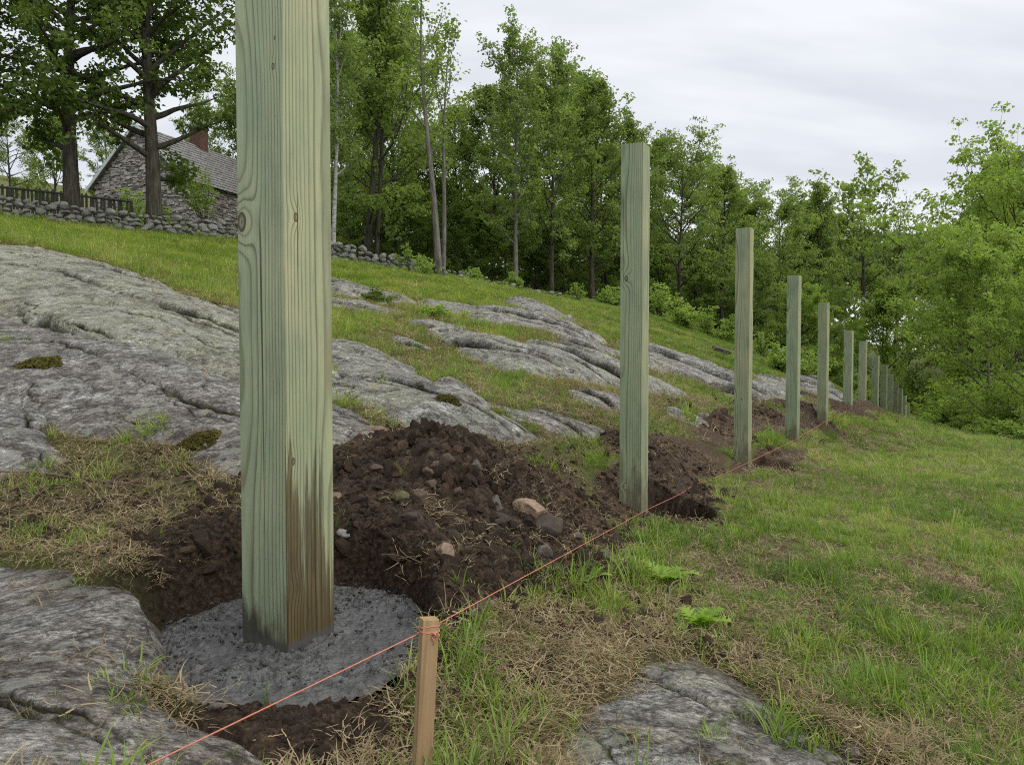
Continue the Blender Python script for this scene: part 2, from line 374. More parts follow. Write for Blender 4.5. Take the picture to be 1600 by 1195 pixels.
# ------------------------------------------------------------------ material helpers
class NT:
    def __init__(s, name):
        s.m = bpy.data.materials.new(name); s.m.use_nodes = True; s.t = s.m.node_tree; s.t.nodes.clear()
        s.out = s.n('ShaderNodeOutputMaterial'); s.b = s.n('ShaderNodeBsdfPrincipled'); s.l(s.b.outputs[0], s.out.inputs[0])
    def n(s, t, **kw):
        o = s.t.nodes.new(t)
        for k, v in kw.items(): setattr(o, k, v)
        return o
    def l(s, a, b): s.t.links.new(a, b)
    def put(s, sock, v):
        if hasattr(v, 'is_output'): s.l(v, sock)
        elif isinstance(v, (tuple, list)) and len(v) == 3 and sock.type == 'RGBA': sock.default_value = (*v, 1)
        else: sock.default_value = v
    def math(s, op, a, b=0.0, c=None, clamp=False):
        o = s.n('ShaderNodeMath', operation=op, use_clamp=clamp); s.put(o.inputs[0], a); s.put(o.inputs[1], b)
        if c is not None: s.put(o.inputs[2], c)
        return o.outputs[0]
    def mix(s, f, a, b, mode='MIX'):
        o = s.n('ShaderNodeMix', data_type='RGBA', blend_type=mode); s.put(o.inputs[0], f); s.put(o.inputs[6], a); s.put(o.inputs[7], b); return o.outputs[2]
    def noise(s, vec, scale, detail=4, rough=.55, dist=0.0):
        o = s.n('ShaderNodeTexNoise'); o.inputs['Scale'].default_value = scale; o.inputs['Detail'].default_value = detail
        o.inputs['Roughness'].default_value = rough; o.inputs['Distortion'].default_value = dist
        if vec is not None: s.l(vec, o.inputs['Vector'])
        return o.outputs['Fac']
    def ramp(s, f, stops):
        o = s.n('ShaderNodeValToRGB'); e = o.color_ramp.elements
        while len(e) < len(stops): e.new(.5)
        for k, (p, c) in enumerate(stops):
            e[k].position = p; e[k].color = (*c, 1) if isinstance(c, (tuple, list)) else (c, c, c, 1)
        s.l(f, o.inputs[0]); return o.outputs[0]
    def mapping(s, vec, scale=(1, 1, 1), rot=(0, 0, 0), loc=(0, 0, 0)):
        o = s.n('ShaderNodeMapping'); o.inputs['Scale'].default_value = scale; o.inputs['Rotation'].default_value = rot; o.inputs['Location'].default_value = loc
        s.l(vec, o.inputs[0]); return o.outputs[0]
    def coord(s, which='Object'): return s.n('ShaderNodeTexCoord').outputs[which]
    def attr(s, name, typ='GEOMETRY', out='Fac'): return s.n('ShaderNodeAttribute', attribute_name=name, attribute_type=typ).outputs[out]
    def rand(s): return s.n('ShaderNodeObjectInfo').outputs['Random']
    def bump(s, h, strength=.5, dist=.01):
        o = s.n('ShaderNodeBump'); o.inputs['Strength'].default_value = strength; o.inputs['Distance'].default_value = dist
        s.l(h, o.inputs['Height']); s.l(o.outputs[0], s.b.inputs['Normal']); return o.outputs[0]
    def set(s, col=None, rough=.8, spec=.3):
        if col is not None: s.put(s.b.inputs['Base Color'], col)
        s.put(s.b.inputs['Roughness'], rough); s.put(s.b.inputs['Specular IOR Level'], spec); return s.m

def m_ground():
    t = NT('ground_soil_and_turf'); c = t.coord('Object')
    n1 = t.noise(c, 9, 6, .65); n2 = t.noise(c, 60, 5, .7); n3 = t.noise(c, 1.2, 4)
    soil = t.ramp(n2, [(.3, (.013, .009, .006)), (.48, (.046, .030, .019)), (.7, (.13, .09, .058))])
    litter = t.ramp(t.noise(t.mapping(c, (1, 1, 1)), 85, 4, .75, 1.5), [(.3, (.016, .011, .007)), (.5, (.060, .042, .026)), (.72, (.19, .145, .09))])
    turf = t.mix(n3, t.ramp(n2, [(.3, (.035, .042, .014)), (.7, (.11, .14, .035))]), t.ramp(n1, [(.3, (.06, .068, .02)), (.7, (.15, .18, .045))]))
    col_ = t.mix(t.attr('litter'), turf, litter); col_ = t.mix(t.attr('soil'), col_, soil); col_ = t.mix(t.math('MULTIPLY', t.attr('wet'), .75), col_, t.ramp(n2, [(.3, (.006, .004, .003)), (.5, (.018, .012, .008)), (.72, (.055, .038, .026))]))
    t.bump(t.math('ADD', t.math('MULTIPLY', n2, .7), n1), .9, .02); return t.set(col_, .95, .15)
def m_soil():
    t = NT('dug_soil'); c = t.coord('Object'); n2 = t.noise(c, 45, 6, .75); n1 = t.noise(c, 7, 4); r = t.rand()
    a = t.ramp(n2, [(.3, (.012, .008, .005)), (.45, (.048, .034, .024)), (.56, (.115, .082, .057)), (.72, (.26, .195, .14))])
    a = t.mix(t.math('MULTIPLY', n1, .4), a, (.055, .034, .021)); a = t.mix(1.0, a, t.ramp(r, [(0, (.6, .6, .6)), (.75, (1.1, 1.05, 1.0)), (1, (2.0, 1.85, 1.65))]), 'MULTIPLY')
    t.bump(n2, 1.0, .03); return t.set(a, .93, .2)
def m_rock(name, lich, brown):
    t = NT(name); c = t.coord('Object')
    ms = t.mapping(c, (1, 1.5, 1.3), (0, 0, -.57))
    big = t.noise(c, 1.5, 5, .6, .4); mid = t.noise(ms, 8, 8, .75, .5); fin = t.noise(ms, 40, 6, .78); sp_ = t.noise(c, 120, 3, .7)
    g = t.ramp(t.math('ADD', t.math('MULTIPLY', mid, .6), t.math('MULTIPLY', fin, .4)), [(.37, (.06, .06, .06)), (.45, (.18, .18, .178)), (.53, (.33, .332, .33)), (.63, (.56, .565, .56))])
    g = t.mix(t.math('MULTIPLY', t.ramp(big, [(.40, 0.0), (.58, 1.0)]), brown), g, t.ramp(t.math('ADD', t.math('MULTIPLY', mid, .5), t.math('MULTIPLY', fin, .5)), [(.36, (.06, .047, .037)), (.49, (.18, .145, .118)), (.62, (.38, .325, .28))]))
    lm = t.ramp(t.math('ADD', t.math('MULTIPLY', t.noise(c, 2.3, 6, .7, .5), .55), t.math('MULTIPLY', t.noise(c, 30, 5, .75), .45)), [(.595 - .17 * lich, 0.0), (.635 - .16 * lich, 1.0)])
    lc = t.ramp(sp_, [(.3, (.19, .20, .14)), (.55, (.39, .41, .31)), (.75, (.55, .57, .46))])
    g = t.mix(t.math('MULTIPLY', lm, .40 + .45 * lich), g, lc)
    wl = t.ramp(t.noise(c, 17, 6, .68, .8), [(.58, 0.0), (.62, 1.0)]); g = t.mix(t.math('MULTIPLY', wl, .6), g, (.50, .51, .50))
    dk = t.ramp(t.noise(ms, 19, 6, .75, 1.0), [(.57, 0.0), (.65, 1.0)]); g = t.mix(t.math('MULTIPLY', dk, .7), g, (.035, .034, .033))
    ye = t.ramp(t.noise(c, 4.5, 6, .75, .8), [(.62, 0.0), (.68, 1.0)]); g = t.mix(t.math('MULTIPLY', ye, .5), g, (.15, .14, .045))
    spk = t.noise(ms, 55, 5, .8, .3); sp2 = t.noise(ms, 21, 7, .78, .6); g = t.mix(1.0, g, t.ramp(spk, [(.40, (.5, .49, .48)), (.50, (1.0, 1.0, 1.0)), (.60, (1.35, 1.35, 1.35))]), 'MULTIPLY'); g = t.mix(1.0, g, t.ramp(sp2, [(.42, (.55, .53, .51)), (.49, (1.0, 1.0, 1.0)), (.58, (1.35, 1.36, 1.37))]), 'MULTIPLY')
    pb = t.noise(t.mapping(c, (1, 1.5, 1.2), (0, 0, -.57)), 3.2, 5, .62, .8); g = t.mix(1.0, g, t.ramp(pb, [(.36, (.62, .60, .58)), (.50, (1.0, 1.0, .99)), (.62, (1.36, 1.37, 1.37))]), 'MULTIPLY')
    ps = t.ramp(t.noise(c, 2.6, 5, .65, 1.2), [(.55, 0.0), (.63, 1.0)]); g = t.mix(t.math('MULTIPLY', ps, .25 + .3 * brown), g, t.ramp(fin, [(.35, (.07, .052, .038)), (.65, (.24, .19, .15))]))
    vo = t.n('ShaderNodeTexVoronoi'); vo.inputs['Scale'].default_value = 8.5; vo.inputs['Randomness'].default_value = 1.0; wv = t.n('ShaderNodeVectorMath', operation='ADD'); t.l(c, wv.inputs[0]); nz = t.n('ShaderNodeTexNoise'); nz.inputs['Scale'].default_value = 26; nz.inputs['Detail'].default_value = 4; t.l(c, nz.inputs['Vector']); sv = t.n('ShaderNodeVectorMath', operation='SCALE'); t.l(nz.outputs['Color'], sv.inputs[0]); sv.inputs['Scale'].default_value = .07; t.l(sv.outputs[0], wv.inputs[1]); t.l(wv.outputs[0], vo.inputs['Vector'])
    sepc = t.n('ShaderNodeSeparateColor'); t.l(vo.outputs['Color'], sepc.inputs[0]); vr = t.math('SUBTRACT', t.math('MULTIPLY', sepc.outputs[0], .42 + .25 * lich), vo.outputs['Distance']); ros = t.ramp(t.math('ADD', vr, .5), [(.50, 0.0), (.53, 1.0)])
    g = t.mix(t.math('MULTIPLY', ros, .62), g, t.mix(sepc.outputs[1], t.ramp(sp_, [(.35, (.26, .285, .21)), (.7, (.48, .51, .41))]), t.ramp(sp_, [(.35, (.32, .325, .32)), (.7, (.55, .56, .56))])))
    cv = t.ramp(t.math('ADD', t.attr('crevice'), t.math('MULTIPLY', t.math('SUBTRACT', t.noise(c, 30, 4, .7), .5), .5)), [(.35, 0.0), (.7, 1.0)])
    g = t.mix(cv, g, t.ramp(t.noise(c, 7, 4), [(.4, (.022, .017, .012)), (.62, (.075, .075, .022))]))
    g = t.mix(1.0, g, (.65, .635, .605), 'MULTIPLY'); t.bump(t.math('ADD', t.math('ADD', mid, fin), t.math('MULTIPLY', spk, .6)), .75, .035); return t.set(g, .9, .2)
def m_stone(name, c0, c1, c2, rough=.85, scale=1.0, dirt=.3):
    t = NT(name); c = t.coord('Object'); n = t.noise(c, 14 * scale, 6, .7); n2 = t.noise(c, 70 * scale, 4, .7); r = t.rand()
    g = t.ramp(t.math('ADD', t.math('MULTIPLY', n, .6), t.math('MULTIPLY', n2, .4)), [(.34, c0), (.52, c1), (.68, c2)])
    d = t.ramp(t.noise(c, 22 * scale, 6, .75), [(.47, 0.0), (.56, 1.0)]); g = t.mix(t.math('MULTIPLY', d, dirt), g, (.035, .024, .017))
    g = t.mix(1.0, g, t.ramp(r, [(0, (.75, .75, .75)), (1, (1.2, 1.2, 1.2))]), 'MULTIPLY')
    t.bump(t.math('ADD', n, t.math('MULTIPLY', n2, .5)), .7, .012 / scale); return t.set(g, rough, .3)
def m_masonry():
    t = NT('rubble_masonry'); c = t.coord('Object'); n = t.noise(c, 5, 5, .7); a = t.attr('tint'); g = t.ramp(t.math('ADD', t.math('MULTIPLY', a, .6), t.math('MULTIPLY', n, .4)), [(.18, (.11, .10, .09)), (.45, (.24, .222, .20)), (.62, (.31, .295, .272)), (.85, (.44, .425, .40))])
    t.bump(n, .8, .05); return t.set(g, .95, .15)
def m_concrete():
    t = NT('wet_concrete'); c = t.coord('Object'); n = t.noise(c, 34, 6, .72, .6); n2 = t.noise(c, 90, 4, .7); n3 = t.noise(c, 5, 4, .6)
    g = t.ramp(t.math('ADD', t.math('MULTIPLY', n, .65), t.math('MULTIPLY', n2, .35)), [(.36, (.026, .026, .026)), (.48, (.056, .056, .055)), (.60, (.092, .093, .092))])
    g = t.mix(t.ramp(n3, [(.35, .0), (.65, .6)]), g, (.050, .050, .049))
    t.bump(t.math('ADD', n, t.math('MULTIPLY', n2, .35)), .6, .016); return t.set(g, t.ramp(n3, [(.35, .22), (.65, .5)]), .5)
def m_leaf(name, dark, lite, trans=.35, rough=.55, tint_type='GEOMETRY'):
    t = NT(name); a = t.attr('tint', tint_type); r = t.rand()
    f = t.math('ADD', t.math('MULTIPLY', a, .75), t.math('MULTIPLY', r, .25)); c = t.mix(f, dark, lite)
    t.set(c, rough, .25)
    tr = t.n('ShaderNodeBsdfTranslucent'); t.put(tr.inputs[0], t.mix(1.0, c, (1.25, 1.35, .55), 'MULTIPLY'))
    mx = t.n('ShaderNodeMixShader'); mx.inputs[0].default_value = trans
    t.l(t.b.outputs[0], mx.inputs[1]); t.l(tr.outputs[0], mx.inputs[2]); t.l(mx.outputs[0], t.out.inputs[0]); return t.m
def m_grass():
    t = NT('grass_blade'); a = t.attr('tint', 'INSTANCER'); c = t.ramp(a, [(0.0, (.075, .125, .022)), (.45, (.175, .275, .048)), (.75, (.30, .375, .08)), (1.0, (.40, .36, .15))])
    t.set(c, .6, .25); tr = t.n('ShaderNodeBsdfTranslucent'); t.put(tr.inputs[0], t.mix(1.0, c, (1.15, 1.2, .6), 'MULTIPLY'))
    mx = t.n('ShaderNodeMixShader'); mx.inputs[0].default_value = .4
    t.l(t.b.outputs[0], mx.inputs[1]); t.l(tr.outputs[0], mx.inputs[2]); t.l(mx.outputs[0], t.out.inputs[0]); return t.m
def m_bark(name, c0, c1, c2, birch=False):
    t = NT(name); c = t.coord('Object'); n = t.noise(t.mapping(c, (1, 1, .18) if not birch else (1, 1, 3)), 9 if not birch else 3, 6, .7); n2 = t.noise(c, 3, 4)
    g = t.ramp(n, [(.32, c0), (.5, c1), (.7, c2)]); g = t.mix(t.math('MULTIPLY', n2, .3), g, (.06, .075, .04)); t.bump(n, .8, .05); return t.set(g, .92, .15)
def m_post(name, knots=(), stain=False, hue=(1, 1, 1), half=.08, seed=0.0, z0=.3):
    """treated pine: annual rings round a pith at the far corner, cut by the faces; local z runs up the post"""
    t = NT(name); c = t.coord('Object'); sep = t.n('ShaderNodeSeparateXYZ'); t.l(c, sep.inputs[0]); x, y, z = sep.outputs
    cz = t.n('ShaderNodeCombineXYZ'); t.put(cz.inputs[0], seed); t.l(t.math('MULTIPLY', z, 1.0), cz.inputs[2])
    w1 = t.math('MULTIPLY', t.math('SUBTRACT', t.noise(cz.outputs[0], .8, 2, .35), .5), .075)
    w2 = t.math('MULTIPLY', t.math('SUBTRACT', t.noise(t.mapping(c, (5, 5, .9), (0, 0, 0), (seed * 3, 1, 0)), 1.3, 3, .45), .5), .014)
    dx = t.math('SUBTRACT', x, half * 1.05); dx = t.math('ADD', dx, w1); dy = t.math('ADD', t.math('SUBTRACT', y, half * 1.02), t.math('MULTIPLY', w1, -.8))
    r = t.math('SQRT', t.math('ADD', t.math('MULTIPLY', dx, dx), t.math('MULTIPLY', dy, dy))); r = t.math('ADD', r, w2)
    kmask = None
    for (kx, ky, kz, kr, dep) in knots:
        d = t.n('ShaderNodeVectorMath', operation='DISTANCE')
        sc = t.n('ShaderNodeVectorMath', operation='MULTIPLY'); t.l(c, sc.inputs[0]); sc.inputs[1].default_value = (1, 1, .62)
        t.l(sc.outputs[0], d.inputs[0]); d.inputs[1].default_value = (kx, ky, kz * .62)
        dd = t.math('DIVIDE', d.outputs['Value'], kr)
        r = t.math('ADD', r, t.math('MULTIPLY', t.math('POWER', 2.718, t.math('MULTIPLY', t.math('MULTIPLY', dd, dd), -.16)), kr * 1.3 * dep))
        km = t.ramp(t.math('ADD', dd, t.math('MULTIPLY', t.math('SUBTRACT', t.noise(c, 160, 3), .5), .25)), [(.10, .75), (.30, .35), (.62, .85), (.82, 1.0), (.98, 0.0)])
        kmask = km if kmask is None else t.math('MAXIMUM', kmask, km)
    rr = t.math('DIVIDE', t.math('ADD', r, t.math('MULTIPLY', t.math('SUBTRACT', t.noise(t.mapping(c, (60, 60, 1.5)), 1, 2), .5), .002)), .0072)
    fr = t.math('FRACT', rr)
    ringf = t.ramp(fr, [(.0, .10), (.40, .0), (.66, .30), (.84, 1.0), (.93, .9), (1.0, .05)])
    idx = t.math('FLOOR', rr); cw = t.n('ShaderNodeTexWhiteNoise', noise_dimensions='1D'); t.l(idx, cw.inputs['W']); ringf = t.math('MULTIPLY', ringf, t.math('ADD', t.math('MULTIPLY', cw.outputs['Value'], .5), .55))
    fib = t.noise(t.mapping(c, (260, 260, 7)), 1, 4, .7); pat = t.noise(t.mapping(c, (2.2, 2.2, .8)), 2.3, 4, .6)
    h = hue
    early = t.ramp(pat, [(.32, (.175 * h[0], .215 * h[1], .145 * h[2])), (.5, (.215 * h[0], .245 * h[1], .162 * h[2])), (.7, (.265 * h[0], .27 * h[1], .178 * h[2]))])
    rf = t.math('GREATER_THAN', t.math('MULTIPLY', y, -1.0), half * .97)
    early = t.mix(1.0, early, t.mix(rf, (.98, 1.02, 1.0), (1.07, 1.02, .945)), 'MULTIPLY')
    late = (.062 * h[0], .052 * h[1], .026 * h[2])
    g = t.mix(t.math('MULTIPLY', ringf, .74), early, late)
    g = t.mix(1.0, g, t.ramp(fib, [(.25, (.8, .8, .8)), (.75, (1.12, 1.12, 1.12))]), 'MULTIPLY')
    if kmask is not None: g = t.mix(kmask, g, (.055, .032, .018))
    # smears of dirt near the ground
    dn = t.noise(t.mapping(c, (22, 22, 6)), 1, 5, .7)
    low = t.math('SUBTRACT', 1.0, t.math('DIVIDE', t.math('SUBTRACT', z, z0), .5 if not stain else .3), clamp=True)
    dm = t.ramp(t.math('ADD', t.math('MULTIPLY', low, .34), t.math('MULTIPLY', dn, .62)), [(.50, 0.0), (.62, .75)])
    g = t.mix(dm, g, (.10, .082, .05))
    # drying checks, specks and blotches
    ck = t.noise(t.mapping(c, (75, 75, .9), (0, 0, 0), (seed, 0, seed)), 1, 3, .5); ckm = t.ramp(ck, [(.675, 0.0), (.70, 1.0)]); g = t.mix(t.math('MULTIPLY', ckm, .8), g, (.03, .024, .014))
    spk = t.ramp(t.noise(c, 95, 4, .7), [(.66, 0.0), (.70, 1.0)]); g = t.mix(t.math('MULTIPLY', spk, .55), g, (.06, .045, .025))
    bl = t.noise(t.mapping(c, (9, 9, 3), (0, 0, 0), (0, seed, 0)), 1, 5, .65); g = t.mix(1.0, g, t.ramp(bl, [(.35, (.82, .84, .86)), (.5, (1.0, 1.0, 1.0)), (.68, (1.12, 1.07, .98))]), 'MULTIPLY')
    if stain:   # wet brown streaks on the right hand face (local -y) and a damp left foot
        zz = t.math('SUBTRACT', z, z0)
        sid2 = t.math('GREATER_THAN', t.math('MULTIPLY', y, -1.0), half * .955)
        st_ = t.noise(t.mapping(c, (46, 46, 1.6)), 1, 5, .65)
        hgt_ = t.math('ADD', .35, t.math('MULTIPLY', t.math('SUBTRACT', st_, .5), 1.7)); hgt_ = t.math('ADD', hgt_, t.math('MULTIPLY', x, -1.1))
        sm = t.math('MULTIPLY', t.ramp(t.math('ADD', t.math('SUBTRACT', hgt_, zz), .5), [(.42, 0.0), (.52, .75), (.75, .97)]), sid2)
        g = t.mix(sm, g, t.mix(ringf, t.ramp(dn, [(.3, (.038, .026, .010)), (.7, (.10, .073, .030))]), (.030, .017, .006)))
        sl = t.math('GREATER_THAN', t.math('MULTIPLY', x, -1.0), half * .955)
        foot = t.math('SUBTRACT', t.math('ADD', .075, t.math('MULTIPLY', y, .75)), zz)
        fm = t.ramp(t.math('ADD', foot, t.math('MULTIPLY', t.math('SUBTRACT', dn, .5), .14)), [(.0, 0.0), (.035, .9)])
        g = t.mix(t.math('MULTIPLY', fm, sl), g, (.038, .036, .026))
        cem = t.ramp(t.math('ADD', zz, t.math('MULTIPLY', t.math('SUBTRACT', t.noise(c, 45, 4, .7), .5), .05)), [(.028, 1.0), (.042, 0.0)])
        g = t.mix(t.math('MULTIPLY', cem, .85), g, (.062, .062, .060))
    t.bump(t.math('SUBTRACT', t.math('MULTIPLY', fib, .35), t.math('MULTIPLY', ringf, .6)), .5, .003); return t.set(g, .78, .25)
def m_plain_wood(name, a, b, scale=1.0):
    t = NT(name); c = t.coord('Object'); n = t.noise(t.mapping(c, (55 * scale, 55 * scale, 2.2 * scale)), 1, 5, .65, .6); n2 = t.noise(c, 14, 4)
    g = t.ramp(n, [(.3, a), (.7, b)]); g = t.mix(t.math('MULTIPLY', n2, .35), g, tuple(v * .62 for v in a)); t.bump(n, .4, .002); return t.set(g, .75, .25)
def m_simple(name, c, rough=.7, spec=.3, var=.25, scale=20):
    t = NT(name); n = t.noise(t.coord('Object'), scale, 5, .65); g = t.ramp(n, [(.3, tuple(v * (1 - var) for v in c)), (.7, tuple(v * (1 + var) for v in c))]); t.bump(n, .3, .004); return t.set(g, rough, spec)

M = dict(
 ground=m_ground(), soil=m_soil(), concrete=m_concrete(),
 bark=m_bark('dark_bark', (.018, .014, .011), (.05, .042, .034), (.11, .098, .082)),
 bark2=m_bark('grey_bark', (.05, .045, .038), (.13, .12, .105), (.24, .225, .20)),
 birch=m_bark('birch_bark', (.09, .085, .08), (.30, .295, .28), (.46, .45, .43), True),
 leaf=m_leaf('oak_leaf', (.11, .16, .050), (.275, .36, .105), .48),
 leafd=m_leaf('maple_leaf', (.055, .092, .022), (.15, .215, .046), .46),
 leafl=m_leaf('young_leaf', (.145, .22, .055), (.35, .45, .115), .48),
 leafs=m_leaf('shrub_leaf', (.13, .20, .05), (.32, .42, .11), .48),
 grass=m_grass(),
 straw=m_leaf('dead_grass', (.09, .062, .030), (.41, .33, .19), .2, .8, 'INSTANCER'),
)
rock_mats = {}
for k, r in enumerate(ROCKS): rock_mats[k] = m_rock('gneiss_%d' % k, r[2], r[3])

# ------------------------------------------------------------------ ground sheet
def fan_grid(u0, u1, nu, ys):
    th = np.linspace(math.atan(u0), math.atan(u1), nu); u = np.tan(th)
    uu, yy = np.meshgrid(u, ys, indexing='xy'); x = uu * yy; y = yy
    n0, n1 = len(ys), nu; i = np.arange(n0 - 1)[:, None] * n1; j = np.arange(n1 - 1)[None, :]
    q = np.stack([i + j, i + j + 1, i + n1 + j + 1, i + n1 + j], -1).reshape(-1, 4)
    return x.ravel(), y.ravel(), q
def keep_faces(v, q, mask):
    q = q[mask]; used = np.unique(q); remap = np.zeros(len(v), np.int64); remap[used] = np.arange(len(used)); return used, remap[q]
ys = np.concatenate([np.exp(np.linspace(math.log(.45), math.log(1.2), 60))[:-1], np.exp(np.linspace(math.log(1.2), math.log(6), 330))[:-1], np.exp(np.linspace(math.log(6), math.log(400), 190))])
gx, gy, gq = fan_grid(-1.9, 1.9, 860, ys)
gz = ground_z(gx, gy)
me = mesh_np('ground', np.stack([gx, gy, gz], 1), gq)
zs, zl, zg = zones(gx, gy, base_z(gx, gy))
fattr(me, 'soil', zs); fattr(me, 'litter', zl)
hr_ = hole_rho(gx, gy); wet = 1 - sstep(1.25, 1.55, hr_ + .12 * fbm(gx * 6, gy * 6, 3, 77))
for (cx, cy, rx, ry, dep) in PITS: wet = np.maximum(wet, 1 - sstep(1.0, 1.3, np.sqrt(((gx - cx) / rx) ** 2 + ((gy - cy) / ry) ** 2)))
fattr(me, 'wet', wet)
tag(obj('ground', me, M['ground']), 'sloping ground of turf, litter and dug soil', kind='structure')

# ------------------------------------------------------------------ rock outcrops
for k, r in enumerate(ROCKS):
    pl = RPOLY[k]; u = pl[:, 0] / pl[:, 1]; y0, y1 = pl[:, 1].min(), pl[:, 1].max()
    du = .0024; nu = int(np.clip((u.max() - u.min() + .1) / du, 30, 560)); nv = int(np.clip(math.log(y1 / y0 * 1.2) / .0026, 30, 480))
    x, y, q = fan_grid(max(u.min() - .05, -1.3), min(u.max() + .05, 1.3), nu, np.exp(np.linspace(math.log(max(y0 * .94, .5)), math.log(y1 * 1.06), nv)))
    s = rock_sd(k, x, y); z, crk, psh = rock_z(k, x, y, s, True); xr = x - .54 * psh; yr = y - .84 * psh
    ok = (s > -.16)[q].all(1); used, q2 = keep_faces(x, q, ok)
    v = np.stack([xr, yr, z], 1)[used]; c = np.array([v[:, 0].mean(), v[:, 1].mean(), v[:, 2].min()])
    me = mesh_np('rock_outcrop', v - c, q2); fattr(me, 'crevice', crk[used]); o = obj('rock_outcrop', me, rock_mats[k], loc=c)
    tag(o, r[4], 'rock', 'bedrock outcrops on the slope')

# ------------------------------------------------------------------ scatter through geometry nodes (for uncountable stuff)
_pc = {}
def proto_collection(name, meshes):
    c = bpy.data.collections.new(name)
    for k, m_ in enumerate(meshes):
        o = bpy.data.objects.new('%s_%02d' % (name, k), m_); c.objects.link(o)
    return c
def scatter(name, pts, rot, scl, idx, tint, coll, label, parent=None, cat=None):
    me = bpy.data.meshes.new(name); me.vertices.add(len(pts)); me.vertices.foreach_set('co', np.asarray(pts, np.float32).ravel())
    a = me.attributes.new('rot', 'FLOAT_VECTOR', 'POINT'); a.data.foreach_set('vector', np.asarray(rot, np.float32).ravel())
    a = me.attributes.new('scl', 'FLOAT_VECTOR', 'POINT'); a.data.foreach_set('vector', np.asarray(scl, np.float32).ravel())
    a = me.attributes.new('vid', 'INT', 'POINT'); a.data.foreach_set('value', np.asarray(idx, np.int32))
    fattr(me, 'tint', tint)
    o = obj(name, me, None, parent)
    g = bpy.data.node_groups.new(name + '_nodes', 'GeometryNodeTree')
    g.interface.new_socket('Geometry', in_out='INPUT', socket_type='NodeSocketGeometry'); g.interface.new_socket('Geometry', in_out='OUTPUT', socket_type='NodeSocketGeometry')
    gi = g.nodes.new('NodeGroupInput'); go = g.nodes.new('NodeGroupOutput'); ip = g.nodes.new('GeometryNodeInstanceOnPoints')
    ci = g.nodes.new('GeometryNodeCollectionInfo'); ci.inputs['Collection'].default_value = coll; ci.inputs['Separate Children'].default_value = True; ci.inputs['Reset Children'].default_value = True
    def na(nm, ty):
        n = g.nodes.new('GeometryNodeInputNamedAttribute'); n.data_type = ty; n.inputs['Name'].default_value = nm; return n.outputs['Attribute']
    g.links.new(gi.outputs[0], ip.inputs['Points']); g.links.new(ci.outputs[0], ip.inputs['Instance']); ip.inputs['Pick Instance'].default_value = True
    g.links.new(na('vid', 'INT'), ip.inputs['Instance Index']); g.links.new(na('rot', 'FLOAT_VECTOR'), ip.inputs['Rotation']); g.links.new(na('scl', 'FLOAT_VECTOR'), ip.inputs['Scale'])
    g.links.new(ip.outputs[0], go.inputs[0])
    md = o.modifiers.new('scatter', 'NODES'); md.node_group = g
    return tag(o, label, cat, kind='stuff')
def blade_tuft(nb, hmin, hmax, spread, width, droop, r, flat=False):
    vs = []; ts = []; n = 0
    for _ in range(nb):
        a = r.uniform(0, 6.28); rr = spread * math.sqrt(r.uniform()); bx, by = rr * math.cos(a), rr * math.sin(a)
        h = r.uniform(hmin, hmax); dr = r.uniform(0, 6.28) if flat else a + r.normal(0, .9); dx, dy = math.cos(dr), math.sin(dr); sx, sy = -dy, dx
        b = droop * r.uniform(.3, 1.2); w = width * r.uniform(.6, 1.3); curl = r.normal(0, .35)
        px, py, pz = bx, by, (-.01 if not flat else r.uniform(0, .012)); el = (math.pi / 2 - b * .25) if not flat else r.uniform(0, .35)
        seg = 4
        for k in range(seg + 1):
            f = k / seg; ww = w * (1 - f) ** .6 if not flat else w * (1 - .6 * f)
            if k < seg:
                vs += [(px - sx * ww, py - sy * ww, pz), (px + sx * ww, py + sy * ww, pz)]
            else: vs.append((px, py, pz))
            if not flat: el -= b * .5 / seg * (1 + f)
            else: el -= .25 + r.normal(0, .25); dr += curl; dx, dy = math.cos(dr), math.sin(dr); sx, sy = -dy, dx
            px += dx * math.cos(el) * h / seg; py += dy * math.cos(el) * h / seg; pz += math.sin(el) * h / seg
            if flat: pz = max(pz, .001)
        for k in range(seg - 1):
            i = n + 2 * k; ts += [(i, i + 1, i + 3), (i, i + 3, i + 2)]
        i = n + 2 * (seg - 1); ts.append((i, i + 1, i + 2)); n += 2 * seg + 1
    return mesh_np('tuft', np.array(vs), np.array(ts))
r1 = np.random.default_rng(7)
def withmat(ms, mat):
    for m_ in ms: m_.materials.append(mat)
    return ms
GRASS = proto_collection('grass_tufts', withmat([blade_tuft(15, .03, .075, .035, .0027, 1.3, r1), blade_tuft(14, .04, .11, .035, .0028, 1.5, r1), blade_tuft(16, .02, .06, .05, .0026, 1.2, r1),
    blade_tuft(12, .06, .17, .03, .0030, 1.6, r1), blade_tuft(8, .03, .13, .025, .0028, 1.8, r1), blade_tuft(17, .03, .09, .055, .0026, 1.7, r1), blade_tuft(8, .12, .26, .03, .0022, 1.1, r1)], M['grass']))
STRAW = proto_collection('straw_tufts', withmat([blade_tuft(14, .03, .10, .06, .0016, 0, r1, True), blade_tuft(10, .04, .15, .07, .0018, 0, r1, True), blade_tuft(16, .02, .06, .05, .0019, 0, r1, True), blade_tuft(8, .03, .12, .02, .0019, 1.9, r1)], M['straw']))

